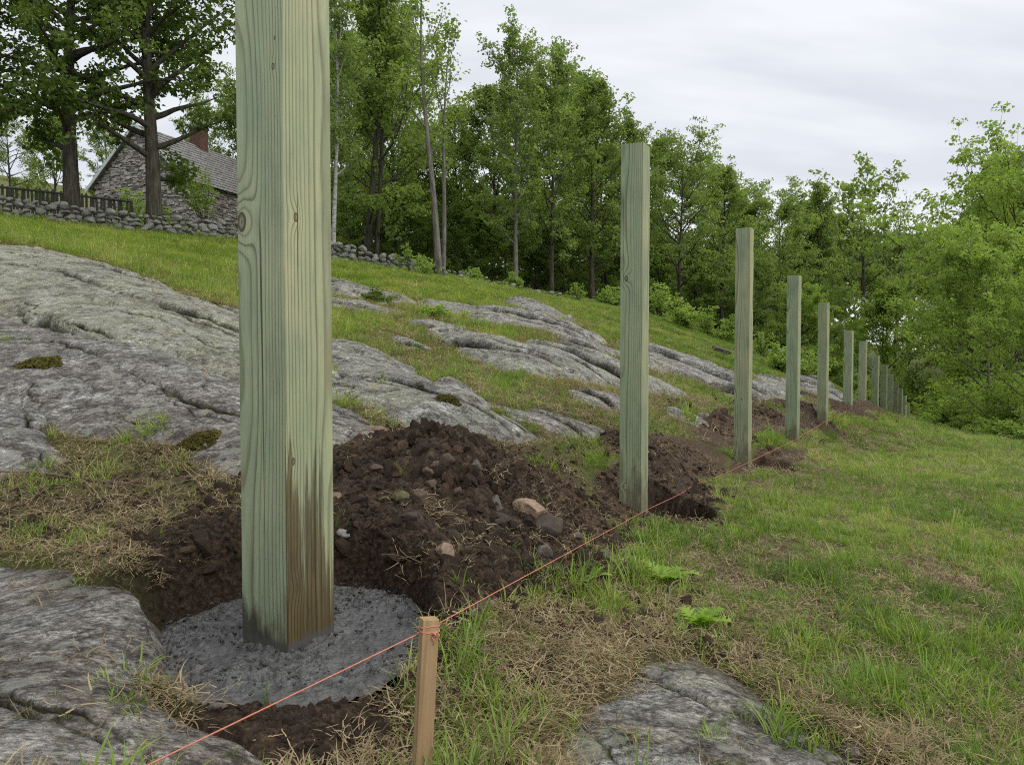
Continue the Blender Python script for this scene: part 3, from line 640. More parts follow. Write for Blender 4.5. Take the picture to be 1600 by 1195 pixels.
def sample(n, y0, y1, umax, dens_pow, seed):
    r = np.random.default_rng(seed)
    # area density falls as y**-dens_pow
    e = 2 - dens_pow; t = r.uniform(size=n); y = (y0 ** e + t * (y1 ** e - y0 ** e)) ** (1 / e) if abs(e) > 1e-6 else y0 * (y1 / y0) ** t
    u = r.uniform(-umax, umax, n); return u * y, y, r
def place_mask(x, y):
    zb = base_z(x, y); s, l, g = zones(x, y, zb)
    rock = np.full(x.shape, -1.0)
    for k in range(len(ROCKS)): rock = np.maximum(rock, rock_sd(k, x, y))
    hr = hole_rho(x, y)
    for k in range(len(PILES)): s = np.maximum(s, sstep(.0, .05, pile_lift(k, x, y)))
    for (cx, cy, rx, ry, dep) in PITS: s = np.maximum(s, (((x - cx) / rx) ** 2 + (np.where(y < cy, (y - cy) / (ry * 1.5), (y - cy) / ry)) ** 2 < 1.35) * 1.0)
    return s, l, np.clip(g - s, 0, 1), rock, hr
# living grass
x, y, r = sample(420000, 1.0, 42, .98, 1.25, 21)
s, l, g, rock, hr = place_mask(x, y)
clump = fbm(x * 2.6, y * 2.6, 3, 131)
prob = g * np.clip(1.0 + .9 * clump, .3, 1)
prob = np.maximum(prob, .10 * (1 - s) * (clump > .15)); prob = np.maximum(prob, .03 * s * (clump > .35))
prob = prob * (1 - sstep(-.03, .05, rock)); prob = np.where((rock > .02) & (pn(x * 3, y * 3, 140) > .5), .05, prob); prob = np.where(hr < 1.12, 0, prob)
px, py = proj(x, y, base_z(x, y)); strip = (px < 420) & (py > 690) & (py < 960); prob = np.where(strip, prob * .2, prob)
gapn = sstep(-.35, .2, fbm(x * 6.5, y * 6.5, 3, 107)); prob = prob * np.where(y < 12, .5 + .5 * gapn, 1)
prob = prob * (1 - .55 * np.exp(-((rock + .12) / .18) ** 2))
bare = 1 - sstep(.6, 1.15, np.minimum(ell(px, py, (830, 1075, 210, 125)), np.minimum(ell(px, py, (1090, 1000, 130, 60)), ell(px, py, (640, 1150, 90, 90))))); prob = prob * (1 - .78 * bare)
wood = (y > 27 + x * .35 + 6) & (x < 12); prob = np.where(wood, prob * .3, prob)
ok = r.uniform(size=len(x)) < prob
x, y, clump, rock, px, py = x[ok], y[ok], clump[ok], rock[ok], px[ok], py[ok]; z = top_z(x, y)
n = len(x); far = np.clip(y / 7, 1, 2.6)
lush = np.clip(.78 + .6 * clump, .4, 1.4)
near = 1 - sstep(2.0, 4.5, y)
sc = far * lush * r.uniform(.6, 1.2, n) * (1 - .22 * near) * np.where(x > 0, .82, 1.0); hs = sc * r.uniform(.65, 1.35, n) / far ** .7
up_ = (y > 7) & (x < y * .12); tint = np.clip(.40 + .14 * up_ + .38 * fbm(x * .5, y * .5, 4, 151) + r.normal(0, .2, n), 0, 1)
vid = np.where((r.uniform(size=n) < .035) & (y > 6) & (x < y * .1), 6, r.choice(6, n, p=[.22, .2, .2, .1, .13, .15]))
CLUMPS = [(885,912,30),(930,935,22),(985,915,26),(965,885,16),(775,1125,30),(735,1165,18),(822,1112,14),(1100,992,24),(1390,992,34),(1445,1015,30),(1330,1092,30),(1500,1090,30),(1250,1003,22),(1415,1085,26),(130,850,9),(58,832,8),(240,668,9),(165,742,9),(95,758,8),(25,755,6),(60,735,5),(1010,850,14),(852,728,12),(1205,692,16),(1065,640,14),(905,690,10),(690,1060,10),(1240,1145,18),(1560,1010,26),(1580,1150,26),(745,1010,14)]
cx_, cy_, cn_, cs_ = [], [], [], []
for (a, b, k) in CLUMPS:
    h = hit_top(a, b); spread = .035 + .0016 * k * max(1, h[1] / 3)
    for _ in range(int(k * 1.3)): cx_.append(h[0] + r.normal(0, spread)); cy_.append(h[1] + r.normal(0, spread)); cs_.append(r.uniform(.5, .92) * np.clip(h[1] / 4, 1, 2))
cx_ = np.array(cx_); cy_ = np.array(cy_); cs_ = np.array(cs_); m_ = len(cx_)
x = np.concatenate([x, cx_]); y = np.concatenate([y, cy_]); z = np.concatenate([z, top_z(cx_, cy_)]); sc = np.concatenate([sc, cs_]); hs = np.concatenate([hs, cs_ * r.uniform(.8, 1.2, m_)]); vid = np.concatenate([vid, r.choice([1, 3, 4, 5], m_)]); tint = np.concatenate([tint, np.clip(r.normal(.45, .2, m_), 0, 1)]); n = len(x)
scatter('grass', np.stack([x, y, z], 1), np.stack([r.normal(0, .18, n), r.normal(0, .18, n), r.uniform(0, 6.28, n)], 1), np.stack([sc, sc, hs], 1), vid, tint, GRASS, 'short green grass growing over the slope')
# dead grass and litter
x, y, r = sample(330000, 1.0, 30, .95, 1.55, 22)
s, l, g, rock, hr = place_mask(x, y)
px_, py_ = proj(x, y, base_z(x, y)); rt = sstep(1000, 1180, px_) * sstep(-.02, .06, -(py_ - 1195) / 1195)
prob = np.clip(l * (.62 - .40 * rt) + .16 * ((y > 7) & (x < y * .12)) * g + .07 * g + .16 * g * (fbm(x * .9, y * .9, 3, 163) > .1) + .16 * s * (fbm(x * 3, y * 3, 2, 161) > .1), 0, 1); prob = np.maximum(prob, .75 * np.exp(-((rock + .05) / .07) ** 2) * (1 - s))
prob = prob * (1 - .985 * sstep(-.02, .05, rock)); prob = np.where(hr < 1.1, 0, prob)
ok = r.uniform(size=len(x)) < prob
x, y = x[ok], y[ok]; z = top_z(x, y) + .002; n = len(x); sc = np.clip(y / 6, .9, 2.4) * r.uniform(.6, 1.2, n)
scatter('dead_grass', np.stack([x, y, z], 1), np.stack([r.normal(0, .22, n), r.normal(0, .22, n), r.uniform(0, 6.28, n)], 1), np.stack([sc, sc, sc * .8], 1), r.choice(4, n, p=[.38, .25, .27, .10]), np.clip(r.normal(.45, .27, n), 0, 1), STRAW, 'dry tan dead grass and litter on the soil')

# ------------------------------------------------------------------ dirt piles with their clods
def lump(seed, sub=2, amp=.25, flat=(1, 1, .8), angular=0.0, cuts=9):
    bm = bmesh.new(); bmesh.ops.create_icosphere(bm, subdivisions=sub, radius=1.0)
    r = np.random.default_rng(seed); v = np.array([q.co for q in bm.verts]); f = np.array([[w.index for w in fc.verts] for fc in bm.faces]); bm.free()
    d = np.zeros(len(v))
    for k in range(9):
        n_ = r.normal(size=3); n_ /= np.linalg.norm(n_); d += amp * .33 * np.sin(v @ n_ * r.uniform(1.5, 6) + r.uniform(0, 6)) / (1 + .25 * k)
    v = v * (1 + d)[:, None]
    if angular > 0:
        for k in range(cuts):
            n_ = r.normal(size=3); n_ /= np.linalg.norm(n_); lim = r.uniform(.5, .88); e = v @ n_ - lim; v = v - np.outer(np.clip(e, 0, None) * angular, n_)
    return v * np.array(flat), f
CLOD = proto_collection('clods', withmat([mesh_np('clod', *lump(200 + k, 2, .42, (1, .8, .6), 1.0, 16), False) for k in range(6)], M['soil']))
def clods(name, label, n, fx, parent, seed, size):
    r = np.random.default_rng(seed); x, y = fx(r, n)
    z = top_z(x, y); n = len(x); sc = size * np.exp(r.normal(-.35, .75, n)); sc = np.clip(sc, .002, size * 3.6)
    return scatter(name, np.stack([x, y, z - sc * .1], 1) if parent is None else np.stack([x, y, z - sc * .1], 1), r.uniform(0, 6.28, (n, 3)), np.stack([sc, sc, sc], 1), r.integers(0, 6, n), r.uniform(size=n), CLOD, label, parent)
for k, (cx, cy, ra, rb, hh, yaw, lab) in enumerate(PILES):
    R_ = max(ra, rb) * 1.5; step = .009 if k == 0 else (.02 if cy < 9 else .05)
    xs = np.arange(-R_, R_, step); gx_, gy_ = np.meshgrid(xs, xs); x = gx_.ravel() + cx; y = gy_.ravel() + cy; nn = len(xs)
    lf = pile_lift(k, x, y); z = ground_z(x, y, False) + lf
    s_ = 1.0 if k == 0 else np.clip(cy / 5, 1, 3)
    z = z + s_ * (.022 * fbm(x * 7 / s_, y * 7 / s_, 4, 171 + k, .6) + .010 * np.abs(fbm(x * 30 / s_, y * 30 / s_, 2, 175))) * sstep(-.03, .05, lf)
    i = np.arange(nn - 1)[:, None] * nn; j = np.arange(nn - 1)[None, :]; q = np.stack([i + j, i + j + 1, i + nn + j + 1, i + nn + j], -1).reshape(-1, 4)
    hr = hole_rho(x, y)
    ok = ((lf > -.03) & (hr > 1.03))[q].all(1); used, q2 = keep_faces(x, q, ok); v = np.stack([x, y, z], 1)[used]
    o = obj('dirt_pile', mesh_np('dirt_pile', v, q2), M['soil']); tag(o, lab, 'dirt pile', 'dirt piles along the row of posts')
    def fx(r, n, k=k, cx=cx, cy=cy, R_=R_):
        x = cx + r.uniform(-R_, R_, n); y = cy + r.uniform(-R_, R_, n); l_ = pile_lift(k, x, y) / PILES[k][4]; ok = (r.uniform(size=n) < np.clip(l_ + .35, 0, 1)) & (hole_rho(x, y) > 1.08)
        for (pcx, pcy, prx, pry, dep) in PITS: ok &= ((x - pcx) / prx) ** 2 + ((y - pcy + .1) / pry) ** 2 > 1.2
        for q_ in range(len(ROCKS)): ok &= rock_sd(q_, x, y) < .0
        return x[ok], y[ok]
    clods('clods', None, [26000, 2500, 1800, 1200, 1000, 700, 400][k], fx, o, 300 + k, .0145 if k == 0 else .012 * min(2.2, cy / 4.5))
def fx(r, n):
    x, y, _ = sample(n, 1.1, 6.5, .75, 1.2, 55); s, l, g, rock, hr = place_mask(x, y)
    ok = (r.uniform(size=n) < s * .8 + l * .03) & (rock < -.03) & (hr > 1.0)
    for (pcx, pcy, prx, pry, dep) in PITS: ok &= ((x - pcx) / prx) ** 2 + ((y - pcy) / pry) ** 2 > 1.1
    return x[ok], y[ok]
clods('soil_crumbs', 'loose dark soil crumbs around the holes', 90000, fx, None, 340, .0085)

# ------------------------------------------------------------------ concrete footing
nr, na_ = 190, 400
rr = np.linspace(0, 1.06, nr); aa = np.linspace(0, 2 * math.pi, na_, endpoint=False)
R2, A2 = np.meshgrid(rr, aa, indexing='ij'); x = HOLE_C[0] + R2 * HOLE_R[0] * np.cos(A2); y = HOLE_C[1] + R2 * HOLE_R[1] * np.sin(A2)
wx_ = x + .02 * fbm(x * 14, y * 14, 2, 190); wy_ = y + .02 * fbm(x * 14, y * 14, 2, 191)
rg_ = 1 - np.abs(fbm(wx_ * 22, wy_ * 30, 3, 185, .55)) * 1.5
z = CONC_Z + .005 * fbm(x * 6, y * 6, 3, 181) + (.017 * rg_ - .016 * np.maximum(0, pn(wx_ * 26, wy_ * 40, 188))) * (.3 + .7 * sstep(-.3, .3, fbm(x * 4, y * 4, 2, 193))) - .018 + .010 * np.exp(-(((x + .6) / .14) ** 2 + ((y - 2.09) / .14) ** 2)) - .02 * sstep(.93, 1.06, R2)
i = np.arange(nr - 1)[:, None] * na_; j = np.arange(na_)[None, :]; jn = (j + 1) % na_
q = np.stack([i + j, i + na_ + j, i + na_ + jn, i + jn], -1).reshape(-1, 4)
c = np.array([HOLE_C[0], HOLE_C[1], CONC_Z]); o = obj('concrete_footing', mesh_np('concrete_footing', np.stack([x.ravel(), y.ravel(), z.ravel()], 1) - c, q), M['concrete'], loc=c)
tag(o, 'round pour of wet grey concrete around the foot of the nearest post', 'concrete')
LUMPC = proto_collection('concrete_lumps', withmat([mesh_np('concrete_lump', *lump(250 + k, 2, .5, (1, .75, .45), .9, 14)) for k in range(6)], M['concrete']))
r = np.random.default_rng(88); nn_ = 1300; ra_ = np.sqrt(r.uniform(size=nn_)) * 1.0; aa_ = r.uniform(0, 6.28, nn_); lx = HOLE_C[0] + ra_ * HOLE_R[0] * np.cos(aa_); ly = HOLE_C[1] + ra_ * HOLE_R[1] * np.sin(aa_)
ok = (r.uniform(size=nn_) < .35 + .65 * sstep(-.3, .3, fbm(lx * 4, ly * 4, 2, 193))); lx, ly = lx[ok], ly[ok]; nn_ = len(lx); sz = np.clip(.0045 * np.exp(r.normal(0, .5, nn_)), .002, .015)
lo = scatter('lumps', np.stack([lx - c[0], ly - c[1], np.full(nn_, -.0055) + .003 * fbm(lx * 6, ly * 6, 2, 181)], 1), np.stack([r.normal(0, .3, nn_), r.normal(0, .3, nn_), r.uniform(0, 6.28, nn_)], 1), np.stack([sz, sz, sz], 1), r.integers(0, 6, nn_), r.uniform(size=nn_), LUMPC, None, o)

# ------------------------------------------------------------------ fence posts
def post_mesh(half, height, bevel=.004):
    bm = bmesh.new(); bmesh.ops.create_cube(bm, size=1.0)
    for v in bm.verts: v.co = (v.co.x * 2 * half, v.co.y * 2 * half, (v.co.z + .5) * height)
    bmesh.ops.bevel(bm, geom=bm.edges[:], offset=bevel, segments=2, affect='EDGES', profile=.6)
    me = bpy.data.meshes.new('fence_post'); bm.to_mesh(me); bm.free(); return me
ORD = ['nearest', 'second', 'third', 'fourth', 'fifth', 'sixth', 'seventh', 'eighth', 'ninth', 'tenth', 'eleventh', 'twelfth', 'thirteenth', 'fourteenth']
# px of the axis, visible base py, top py, depth, full width px, share of the left face
POSTS = [(452,1000,-260,2.09,133,.49),(990,790,234,4.50,44,.76),(1160,722,360,7.26,26,.80),(1238,684,432,10.2,20,.80),(1285,656,474,13.5,15.5,.80),(1324.5,641,517,18.4,13,.82),(1347,638,533,23.6,11,.82),
 (1367,641,555,31.2,10,.8),(1380.5,644,571,38,9,.8),(1390.5,647,585,46,8.4,.8),(1399,649,597,56,7.6,.8),(1406,652,608,68,7,.8),(1412,654,618,82,6.6,.8),(1417.5,656,629,100,6,.8)]
generic = [m_post('treated_pine_%d' % k, hue=h, half=.065, seed=3.1 * k + 1, knots=kn) for k, (h, kn) in enumerate([
    ((1.1, 1.13, 1.1), ((-.065, .03, 1.62, .012, 1), (-.065, .04, .42, .006, 1))), ((1.16, 1.12, 1.07), ((-.065, 0, .9, .008, .6),)), ((1.04, 1.11, 1.07), ((-.065, .01, 1.3, .007, .6),)), ((1.1, 1.1, 1.0), ())])]
post_objs = []
for k, (px, pb, pt, d, wpx, sh) in enumerate(POSTS):
    view = math.atan2((px - CX) / F, 1.0)                      # azimuth of the sight line
    th = math.atan2(1 - sh, sh)                                # left face share cos:sin
    wid = wpx * d / F / math.cos(view); half = wid / (math.cos(th) + math.sin(th)) / 2
    a = P(px, pb, d); b = P(px, pt, d)
    bury = .30 if k else .12
    hgt = (b[2] - a[2]) + bury
    if k == 0:
        kn = [(-half, half * .80, .0, .018, 1.25), (half * -.52, -half, .0, .0085, .9), (-half, -half * .70, .0, .004, .4), (-half, -half * .62, .0, .006, .5), (-half * .72, -half, .0, .007, .6), (-half * .62, -half, .0, .009, .6)]
        zs_ = [355, 352, 97, 137, 712, 902]; kn = [(q_[0], q_[1], (P(px, yy, d)[2] - a[2]) + bury, q_[3], q_[4]) for q_, yy in zip(kn, zs_)]
        mat = m_post('treated_pine_near', kn, True, (1.22, 1.22, 1.2), half, 0.7, bury)
    else: mat = generic[(k - 1) % 4]
    o = obj('fence_post', post_mesh(half, hgt, .004 if k == 0 else .003), mat, loc=(a[0], a[1], a[2] - bury))
    # local -x face is the left one, local -y the right one; the corner between them faces the camera
    o.rotation_euler = (0, 0, -view + (math.pi / 2 - th))
    post_objs.append(o)
    lab = {0: 'big greenish treated timber post set in wet concrete, nearest in the row', 1: 'second treated timber post in the row, standing beside an open hole'}.get(k, ORD[k] + ' treated timber post in the row, counting from the nearest')
    if k == len(POSTS) - 1: lab = 'tiny treated timber post at the far end of the row'
    tag(o, lab, 'fence post', 'timber posts along the string line')

# ------------------------------------------------------------------ stake and string
st = P(671, 965, 1.46); sb = P(656, 1250, 1.43)
ax = (st - sb); ax /= np.linalg.norm(ax); sl = np.linalg.norm(st - sb) + .2
sme = post_mesh(.0157, sl, .0014); stake = obj('wooden_stake', sme, m_plain_wood('stake_wood', (.24, .155, .075), (.42, .30, .17)), loc=st - ax * sl)
q_ = Vector(ax).to_track_quat('Z', 'Y'); stake.rotation_euler = (q_ @ Euler((0, 0, .0)).to_quaternion()).to_euler()
stake.rotation_euler = (Matrix.Rotation(0, 3, 'Z') @ q_.to_matrix() @ Matrix.Rotation(math.radians(-90 + 40), 3, 'Z')).to_euler()
tag(stake, 'short light brown wooden stake in the foreground holding the string', 'stake')
M['string'] = m_simple('coral_string', (.46, .17, .115), .8, .2, .2, 200)
mb = MB()
def strand(p0, p1, n, rad, sag=0.0, ph=0.0):
    t = np.linspace(0, 1, n); c = p0[None] * (1 - t)[:, None] + p1[None] * t[:, None]; c[:, 2] -= sag * 4 * t * (1 - t)
    return c
tie = P(670, 986, 1.46); A0 = P(150, 1234, 1.04)
line = [A0, tie + np.array([-.018, -.012, 0])]
SPY = [(1013, 795, 4.38), (1170, 722, 7.15), (1244, 686, 10.05), (1290, 658, 13.35), (1329, 640, 18.2), (1350, 636, 23.4)]
tube(mb, strand(line[0], line[1], 30, 0, .0), .00125, 6)
prev = tie + np.array([.016, .006, .012]); last = prev
for (a, b, d) in SPY:
    p = P(a, b, d); stn = strand(prev, p, 24, 0); stn[1:, 2] = np.maximum(stn[1:, 2], top_z(stn[1:, 0], stn[1:, 1]) + .006); stn[1:-1, 2] = np.convolve(stn[:, 2], np.ones(3) / 3, 'valid'); p = stn[-1]; tube(mb, stn, (.0012 + .00012 * max(0, d - 4)), 5); prev = p
R3 = np.array(stake.rotation_euler.to_matrix())
for k, dz in enumerate((-.001, .005, .0095)):      # turns round the stake
    th = np.linspace(0, 2 * math.pi, 25); sq = .0172 / np.maximum(np.abs(np.cos(th)), np.abs(np.sin(th))); sq = np.minimum(sq, .0228)
    loc = np.stack([sq * np.cos(th), sq * np.sin(th), dz + .004 * np.sin(th + k * 2)], 1) @ R3.T
    tube(mb, loc + tie - ax * .0, .0017, 6)
kp = tie + R3 @ np.array([-.021, -.012, 0])
tube(mb, np.array([kp + [0, 0, .003], kp + [-.008, -.004, .002], kp + [-.011, -.004, -.006], kp + [-.006, -.005, -.012], kp + [-.008, -.004, -.019]]), .0014, 6)
tube(mb, np.array([kp + [-.006, -.003, .004], kp + [-.003, -.006, -.004], kp + [.004, -.006, -.004], kp + [.001, -.004, .003]]), .0018, 6)
tag(obj('string_line', mb.mesh('string_line'), M['string']), 'coral pink mason string tied round the stake and running along the posts', 'string')

# ------------------------------------------------------------------ loose stones
SM = dict(brown=m_stone('brown_stone', (.045, .032, .023), (.09, .064, .046), (.15, .112, .082), dirt=.6), tan=m_stone('tan_stone', (.11, .075, .05), (.22, .155, .105), (.33, .25, .18), dirt=.45),
 grey=m_stone('grey_stone', (.05, .044, .037), (.105, .094, .08), (.18, .165, .145), dirt=.8), moss=m_stone('mossy_stone', (.05, .055, .02), (.11, .11, .045), (.19, .18, .09), dirt=.25),
 dark=m_stone('dark_stone', (.022, .017, .014), (.05, .039, .03), (.10, .078, .06), dirt=.6), pale=m_stone('pale_stone', (.13, .128, .12), (.22, .217, .21), (.33, .33, .325), dirt=.4))
STONES = [
 (698,716,27,24,'brown',0,'rounded brown stone nearest the top of the big dirt pile'),
 (670,737,23,21,'brown',0,'round brown stone just below the topmost stone on the dirt pile'),
 (680,725,17,14,'brown',0,'small brown pebble wedged between the two upper stones of the dirt pile'),
 (745,728,22,24,'grey',0,'upright oval grey stone right of the top of the dirt pile'),
 (673,756,21,18,'brown',0,'round brown stone third down the middle of the dirt pile'),
 (656,772,25,20,'brown',0,'brown stone directly right of the mossy stone on the dirt pile'),
 (627,776,33,27,'moss',0,'mossy olive green stone on the left half of the dirt pile'),
 (587,730,27,15,'brown',.3,'flat reddish brown stone high on the left of the dirt pile'),
 (776,785,23,32,'grey',.9,'pointed triangular grey stone standing in the dirt pile'),
 (827,792,52,38,'tan',.85,'large angular tan rock on the right of the dirt pile'),
 (849,818,62,40,'dark',.1,'large rounded dark brown rock in front of the tan one'),
 (781,811,42,24,'dark',.2,'dark wet rock left of the large rounded dark brown rock'),
 (694,861,32,36,'tan',.2,'tilted oval tan stone low on the dirt pile'),
 (537,831,24,15,'pale',0,'flat whitish pebble close to the right side of the nearest post'),
 (850,861,32,28,'grey',.5,'grey stone below the large dark brown rock, near the string'),
 (901,838,20,18,'grey',.3,'small grey stone at the right flank of the dirt pile by the string'),
 (944,866,32,20,'grey',.6,'grey stone at the foot of the dirt pile beside the grass'),
 (755,946,32,22,'brown',.4,'muddy stone at the foot of the dirt pile right of the stake'),
 (715,813,18,15,'brown',.2,'small brown stone in the centre of the dirt pile'),
 (708,835,29,20,'dark',.3,'soil coated stone above the tilted oval tan stone'),
 (524,776,22,22,'tan',0,'tan round stone peeking out from behind the nearest post'),
 (690,765,16,14,'brown',0,'smallest brown pebble in the cluster right of the mossy stone'),
 (712,767,20,15,'brown',.2,'brown pebble at the right end of the pebble cluster on the dirt pile'),
 (637,806,34,18,'dark',.3,'dark flat stone below the mossy stone'),
 (586,668,42,14,'tan',.8,'flat tan slab of rock lying on the ledge above the dirt pile'),
 (340,1103,30,16,'grey',.5,'grey stone lying at the front rim of the concrete'),
 (872,1086,16,20,'tan',.2,'small tan pebble on the litter right of the stake'),
 (752,1016,34,22,'brown',.5,'clod like brown stone on the litter right of the stake top'),
 (760,1100,30,22,'dark',.3,'dark round stone on the litter right of the stake shaft'),
 (1332,1178,40,26,'grey',.8,'angular grey stone at the bottom edge on the right'),
 (1307,1041,54,16,'grey',.8,'thin grey rock slab showing through the grass at lower right'),
 (1205,551,40,20,'pale',.5,'pale boulder in the meadow between the third and fourth posts'),
 (1126,548,34,18,'grey',.5,'grey boulder in the meadow left of the third post'),
 (1076,497,30,16,'pale',.4,'pale boulder by the shrubs right of the second post'),
]
for k, (px, py, w, h, mt, ang, lab) in enumerate(STONES):
    c = hit_top(px, py + h * .30); d = c[1] * cp - (c[2] - CZ) * sp
    hw = w * d / F / 2; hh = h * d / F / 2
    v, f = lump(400 + k, 4, .30, (1, .9, 1), max(ang, .85)); v = v * (1 + .05 * fbm(v[:, 0] * 3 + k, v[:, 1] * 3 + v[:, 2] * 2, 3, 5))[:, None]
    ext = v.max(0) - v.min(0); v = (v - (v.max(0) + v.min(0)) / 2) / (ext / 2)
    v = v * np.array([hw, (hw + hh) * .5, hh]); me = mesh_np('stone', v, f)
    o = obj('stone', me, SM[mt], loc=(c[0], c[1] + (hw + hh) * .12, c[2] + hh * .34)); o.rotation_euler = (random.uniform(-.15, .15), random.uniform(-.2, .2), random.uniform(-.3, .3))
    if lab.startswith('tilted'): o.rotation_euler[1] = .5
    if h > w: o.rotation_euler[1] = .25
    tag(o, lab, 'stone', 'stones dug out along the row' if k < 24 else None)

def leaf_block(cent, rad, cnt, size, r, up=.5, flat=.55):
    """folded leaf blades scattered in ellipsoids round the given centres"""
    cent = np.repeat(np.asarray(cent), cnt, 0); n = len(cent)
    tint0 = np.repeat(np.clip(r.normal(.5, .2, n // cnt), 0, 1), cnt)
    off = r.normal(size=(n, 3)); off /= np.linalg.norm(off, axis=1)[:, None]; off *= (r.uniform(size=n) ** .5)[:, None] * rad; off[:, 2] *= flat
    p = cent + off
    nrm = r.normal(size=(n, 3)) * (1 - up) + np.array([0, 0, up]) + off / rad * .35; nrm /= np.linalg.norm(nrm, axis=1)[:, None]
    t = r.normal(size=(n, 3)); t -= nrm * (t * nrm).sum(1)[:, None]; t /= np.linalg.norm(t, axis=1)[:, None]; s = np.cross(nrm, t)
    L_ = (size * r.uniform(.6, 1.35, n))[:, None]; W = L_ * .40
    v = np.stack([p - t * L_ * .5, p + s * W + nrm * W * .45, p + t * L_ * .5 - nrm * W * .4, p - s * W + nrm * W * .45], 1).reshape(-1, 3)
    i = np.arange(n)[:, None] * 4; f = np.concatenate([i + [0, 2, 1], i + [0, 3, 2]])
    tint = np.repeat(np.clip(tint0 + r.normal(0, .16, n), 0, 1), 4)
    return v, f, tint
# ------------------------------------------------------------------ moss cushions, twigs, straws, weeds
M['moss'] = m_leaf('moss', (.045, .042, .010), (.15, .14, .035), .2, .9)
for (px, py, w, h, lab) in [(312, 682, 66, 26, 'yellow green moss cushion on the dark slab left of the nearest post'), (66, 562, 62, 24, 'moss cushion on the rock at the far left'), (700, 622, 34, 14, 'tuft of moss on the small rock knob')]:
    c = hit_top(px, py + h * .3); d = c[1]; hw = w * d / F / 2; r = np.random.default_rng(px)
    a_ = r.uniform(0, 6.28, 260); rr_ = np.sqrt(r.uniform(size=260)) * (1 + .3 * np.sin(a_ * 3 + px)); ox = hw * rr_ * np.cos(a_); oy = hw * .75 * rr_ * np.sin(a_)
    oz = top_z(c[0] + ox, c[1] + oy) - c[2] + .022 * np.maximum(0, 1 - rr_ ** 2)
    v, f, ti = leaf_block(np.stack([ox, oy, oz], 1), .016, 14, .016, r, .35, .7); me = mesh_np('moss_cushion', v, f, False); fattr(me, 'tint', ti)
    tag(obj('moss_cushion', me, M['moss'], loc=c), lab, 'moss')
M['twig'] = m_simple('twig_bark', (.13, .095, .075), .9, .2, .35, 60); M['drystem'] = m_simple('dry_stem', (.34, .25, .15), .8, .2, .3, 50)
TWIGS = [
 ([(-60,735),(60,742),(140,752),(240,764)], .0045, 'twig', 'long thin brown twig lying across the litter at the left edge'),
 ([(1042,950),(1046,934),(1062,920),(1085,909)], .0045, 'twig', 'short curved grey twig arching over the grass near the broad leaved weeds'),
 ([(612,838),(620,862),(630,896)], .0014, 'drystem', 'thin pale straw lying down the front of the dirt pile'),
 ([(617,898),(632,908),(641,916)], .0014, 'drystem', 'short pale straw at the right rim of the concrete'),
 ([(505,1093),(560,1100),(640,1113)], .0016, 'drystem', 'long pale straw in front of the concrete left of the stake'),
 ([(440,1140),(452,1165),(470,1195)], .0016, 'drystem', 'pale straw on the soil at the bottom centre'),
 ([(395,1158),(430,1153),(445,1148)], .0013, 'drystem', 'tiny straw on the soil above the string'),
 ([(262,700),(290,735),(318,765)], .0022, 'drystem', 'bent dry stem on the litter below the moss cushion'),
 ([(118,740),(150,770),(165,800)], .0022, 'drystem', 'dry stem on the litter near the long twig'),
 ([(925,1088),(930,1060),(945,1040)], .0018, 'drystem', 'dry stem curving up from the litter beside the half buried rock'),
 ([(1190,1052),(1220,1068),(1240,1085)], .0018, 'drystem', 'dry stalk lying along the half buried rock'),
]
for pts, rad, mt, lab in TWIGS:
    w = np.array([hit_top(a, b) for a, b in pts]); w[:, 2] += rad * 1.5 + (.02 if 'arching' in lab else .004) * np.sin(np.linspace(0, math.pi, len(w)))
    if 'arching' in lab: w[1:3, 2] += .02
    t0 = np.linspace(0, 1, len(w)); t1 = np.linspace(0, 1, 14); sp3 = np.stack([np.interp(t1, t0, w[:, k]) for k in range(3)], 1)
    for _ in range(2): sp3[1:-1] = (sp3[:-2] + 2 * sp3[1:-1] + sp3[2:]) / 4
    sp3 += np.random.default_rng(len(lab)).normal(0, rad * .5, sp3.shape)
    mb = MB(); tube(mb, sp3, rad * np.linspace(1, .55, 14), 6); tag(obj('twig', mb.mesh('twig'), M[mt]), lab, 'twig')
M['weed'] = m_leaf('weed_leaf', (.15, .27, .035), (.27, .40, .06), .45); 
def lobed_leaf(mb, root, dirv, L_, w, r):
    """toothed, lobed leaf blade with a bent midrib"""
    d = np.array([math.cos(dirv), math.sin(dirv), 0]); s = np.array([-d[1], d[0], 0]); n = 15; vs = []
    el = r.uniform(.8, 1.4); p = np.array(root, float); mid = []; 
    for k in range(n):
        mid.append(p.copy()); p = p + (d * math.cos(el) + np.array([0, 0, 1]) * math.sin(el)) * L_ / (n - 1); el -= .10
    prof = [.04, .06, .55, .12, .9, .16, 1.05, .18, .95, .18, .75, .16, .45, .12, .0]
    for k in range(n): vs += [mid[k] - s * w * prof[k] + d * w * prof[k] * .45 + [0, 0, w * prof[k] * .25], mid[k], mid[k] + s * w * prof[k] + d * w * prof[k] * .45 + [0, 0, w * prof[k] * .25]]
    q = []
    for k in range(n - 1):
        i = 3 * k; q += [[i, i + 1, i + 4, i + 3], [i + 1, i + 2, i + 5, i + 4]]
    mb.add(vs, q, None, r.uniform(.3, 1))
